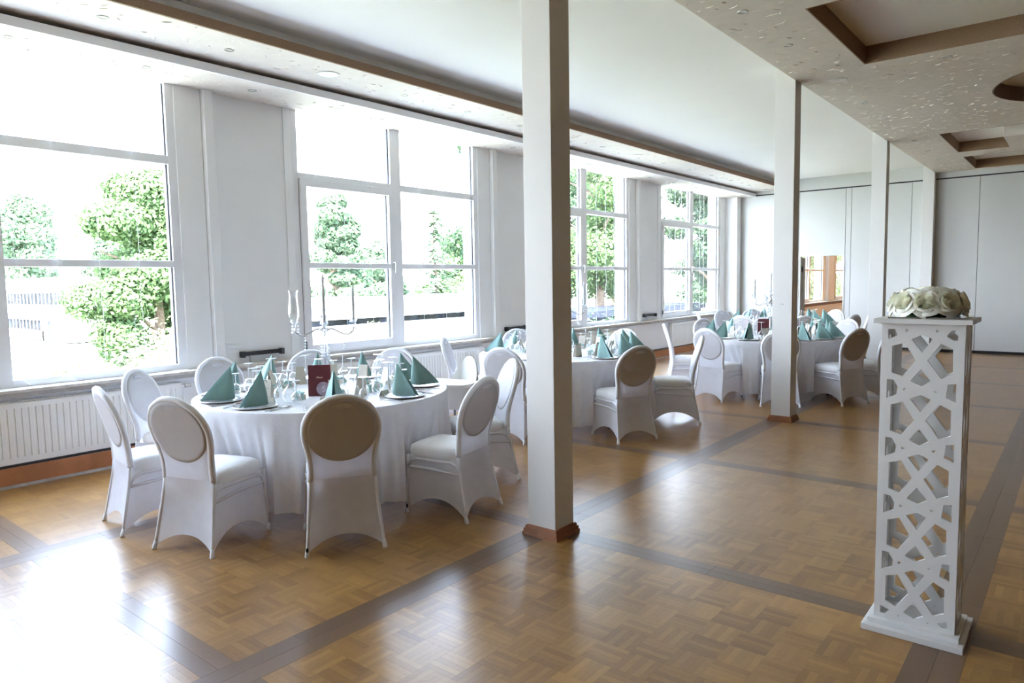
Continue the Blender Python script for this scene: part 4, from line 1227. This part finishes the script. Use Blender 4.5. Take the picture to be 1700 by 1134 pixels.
def tree(name, label, x, y, h, w, mat, n, seed, size, z=ZG+.031, group=None, kind='broad'):
    t = thing(name, label, 'tree', (x, y, z), seed, group)
    if kind == 'broad':
        trunk(h*.8, .16+.012*h, seed, 8, w*.7).build('trunk', M['bark'], t, smooth='auto')
        leaf_cloud(seed, n, broad_blobs(seed, h, w), size).build('crown', mat, t)
    elif kind == 'spruce':
        trunk(h*.97, .18, seed, 0).build('trunk', M['bark'], t, smooth='auto')
        r = random.Random(seed); mb = MB(); L = 26
        for i in range(L):
            zz = h*(.10+.88*i/L); rad = w*(1-i/L)**.85+.12
            for k in range(int(10+rad*4)):
                a = r.uniform(0, 6.28); ca, sa = math.cos(a), math.sin(a)
                for q in range(9):
                    f = (q+.6)/9; rr = rad*f*r.uniform(.92, 1.05); pz = zz-.28*rad*f**1.5+r.uniform(-.08, .08)
                    p = Vector((rr*ca, rr*sa, pz)); s_ = size*r.uniform(.7, 1.3)*(1.1-.4*f)
                    u = Vector((ca, sa, -.35)).normalized(); w_ = Vector((-sa, ca, r.uniform(-.5, .2))).normalized()
                    mb.add([p-u*s_, p-w_*s_*.8, p+u*s_, p+w_*s_*.8], [(0,1,2,3)])
        mb.build('crown', mat, t)
    else:   # bush
        leaf_cloud(seed, n, [(r_*math.cos(a), r_*math.sin(a), h*zf, w*.5, w*.5, h*.42) for (r_, a, zf) in ((0, 0, .5), (w*.45, .6, .42), (w*.45, 2.4, .45), (w*.45, 4.0, .4), (w*.4, 5.2, .5))], size).build('foliage', mat, t)
        trunk(h*.6, .05, seed, 5, w*.6).build('stem', M['bark'], t)
    return t
# view from window 1 (towards x=-7, y=2..3.3)
tree('maple_tree', 'big bright green leafy tree before the building outside', -25.5, 11.35, 10.2, 2.75, M['leafA'], 120000, 11, .09)
tree('park_tree', 'pale distant tree rising behind the office building roof', -108, 31.5, 18.0, 6.0, M['leafB'], 50000, 12, .34)
tree('park_tree', 'low distant tree behind the office building, right of the pale one', -114, 44.5, 13.5, 5.5, M['leafB'], 36000, 13, .36)
for i, (x, y, h, w) in enumerate(((-16.5, 3.7, 4.3, 1.2), (-16.0, 6.9, 4.75, 1.3), (-13.2, 5.9, 4.2, 1.1), (-18.5, 8.9, 4.6, 1.4), (-19.8, 6.3, 4.3, 1.2))):
    tree('flowering_shrub', 'sunlit yellow green shrub below the window that looks out on the building', x, y, h, w, M['leafD'], 9000, 20+i, .06, group='shrubs below the first window', kind='bush')
# window 2
tree('birch_tree', 'slender pale birch beyond the flat white roof', -40, 29.8, 12.0, 2.7, M['leafB'], 50000, 31, .155)
tree('birch_tree', 'rounded blue-green tree right of the slender birch', -32, 27.0, 7.9, 2.0, M['leafB'], 40000, 32, .14)
tree('spruce_tree', 'tall spruce with layered branches beyond the flat white roof', -34, 33.5, 10.5, 4.0, M['leafC'], 0, 33, .16, kind='spruce')
tree('park_tree', 'dense tree filling the gap left of the spruce', -40, 42.0, 8.6, 3.8, M['leafA'], 32000, 34, .21)
tree('park_tree', 'low leafy tree behind the slender birch', -45, 36.5, 7.6, 4.4, M['leafB'], 32000, 35, .22)
for i, (x, y, h, w) in enumerate(((-16, 12.4, 4.3, 1.4), (-15, 15.2, 3.9, 1.2), (-18.5, 15.8, 3.9, 1.3), (-15.5, 17.8, 4.4, 1.2))):
    tree('garden_shrub', 'sunlit shrub below the window above the high chair', x, y, h, w, M['leafD'], 8000, 40+i, .06, group='shrubs below the second window', kind='bush')
# windows 3 and 4: dense trees close by
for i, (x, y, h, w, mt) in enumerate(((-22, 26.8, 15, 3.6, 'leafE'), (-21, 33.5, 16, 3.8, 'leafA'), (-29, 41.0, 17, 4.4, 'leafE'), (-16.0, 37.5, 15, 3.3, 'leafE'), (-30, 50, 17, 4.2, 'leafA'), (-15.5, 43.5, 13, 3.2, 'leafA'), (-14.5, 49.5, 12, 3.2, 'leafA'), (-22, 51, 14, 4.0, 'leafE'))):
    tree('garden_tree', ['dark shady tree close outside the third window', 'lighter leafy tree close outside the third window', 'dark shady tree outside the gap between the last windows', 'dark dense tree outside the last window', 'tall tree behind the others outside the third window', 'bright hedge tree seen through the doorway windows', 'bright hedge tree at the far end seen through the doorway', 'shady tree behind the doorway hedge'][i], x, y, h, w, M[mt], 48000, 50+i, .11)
for i, (x, y) in enumerate(((-14.0, 21.5), (-14.5, 24.3), (-14.0, 27), (-13.5, 30), (-13.5, 33))):
    tree('hedge_shrub', 'dark hedge shrub below the last two windows', x, y, 4.2, 1.2, M['leafE'], 8000, 70+i, .08, group='hedge shrubs below the last windows', kind='bush')
# white office building: its long side runs away from the room
b = thing('office_building', 'white flat-roofed office building with a strip of windows', 'building', (-75, 24.7, ZG+.14), 0)
def bpart(nm, mat, *a): return MB().box(*a).build(nm, M[mat], b)
bpart('upper_wall', 'facade', -24, 0, 0, 12, 4.80, 6.30); bpart('middle_wall', 'facade', -24, 0, 0, 12, 2.05, 3.60)
bpart('window_core', 'facadedark', -23.8, -.15, .21, 11.8, 0, 5.0)  # its blue-grey also stands in for shade on the end wall
bpart('lower_wall', 'facade', -24, -6.5, .15, 11.5, 0, .98); bpart('corner_pier', 'facade', -7.0, -5.4, .15, 11.5, 0, 2.05); bpart('lower_wall', 'facade', -4.4, -.1, .15, 11.5, 0, 2.05)
for k in range(20):
    x = -.6-k*1.08
    MB().box(x-.96, x-.10, .012, .05, 3.60, 4.80).build('window', M['facadeglass'], b); MB().box(x-.10, x+.04, .0, .05, 3.60, 4.80).build('mullion', M['facade'], b)
for k in range(9):
    x = -7.2-k*1.08
    MB().box(x-.96, x-.10, .155, .20, .98, 2.05).build('window', M['facadeglass'], b); MB().box(x-.10, x+.04, .145, .20, .98, 2.05).build('mullion', M['facade'], b)
b = thing('flat_roof_building', 'low white building with a wide flat roof and a dark window strip', 'building', (-27, 27, ZG+.14), R(0))
bpart('wall', 'facade', -6, 0, -12, 12, 0, 3.20); bpart('roof_edge', 'facade', -6.3, .3, -12.2, 12.2, 3.50, 4.42)
bpart('window_core', 'facadedark', -5.9, -.1, -11.9, 11.9, 3.1, 3.55)
for k in range(12):
    MB().box(-.08, -.03, -11.6+k*2, -10.3+k*2, 3.22, 3.48).build('window', M['facadeglass'], b)
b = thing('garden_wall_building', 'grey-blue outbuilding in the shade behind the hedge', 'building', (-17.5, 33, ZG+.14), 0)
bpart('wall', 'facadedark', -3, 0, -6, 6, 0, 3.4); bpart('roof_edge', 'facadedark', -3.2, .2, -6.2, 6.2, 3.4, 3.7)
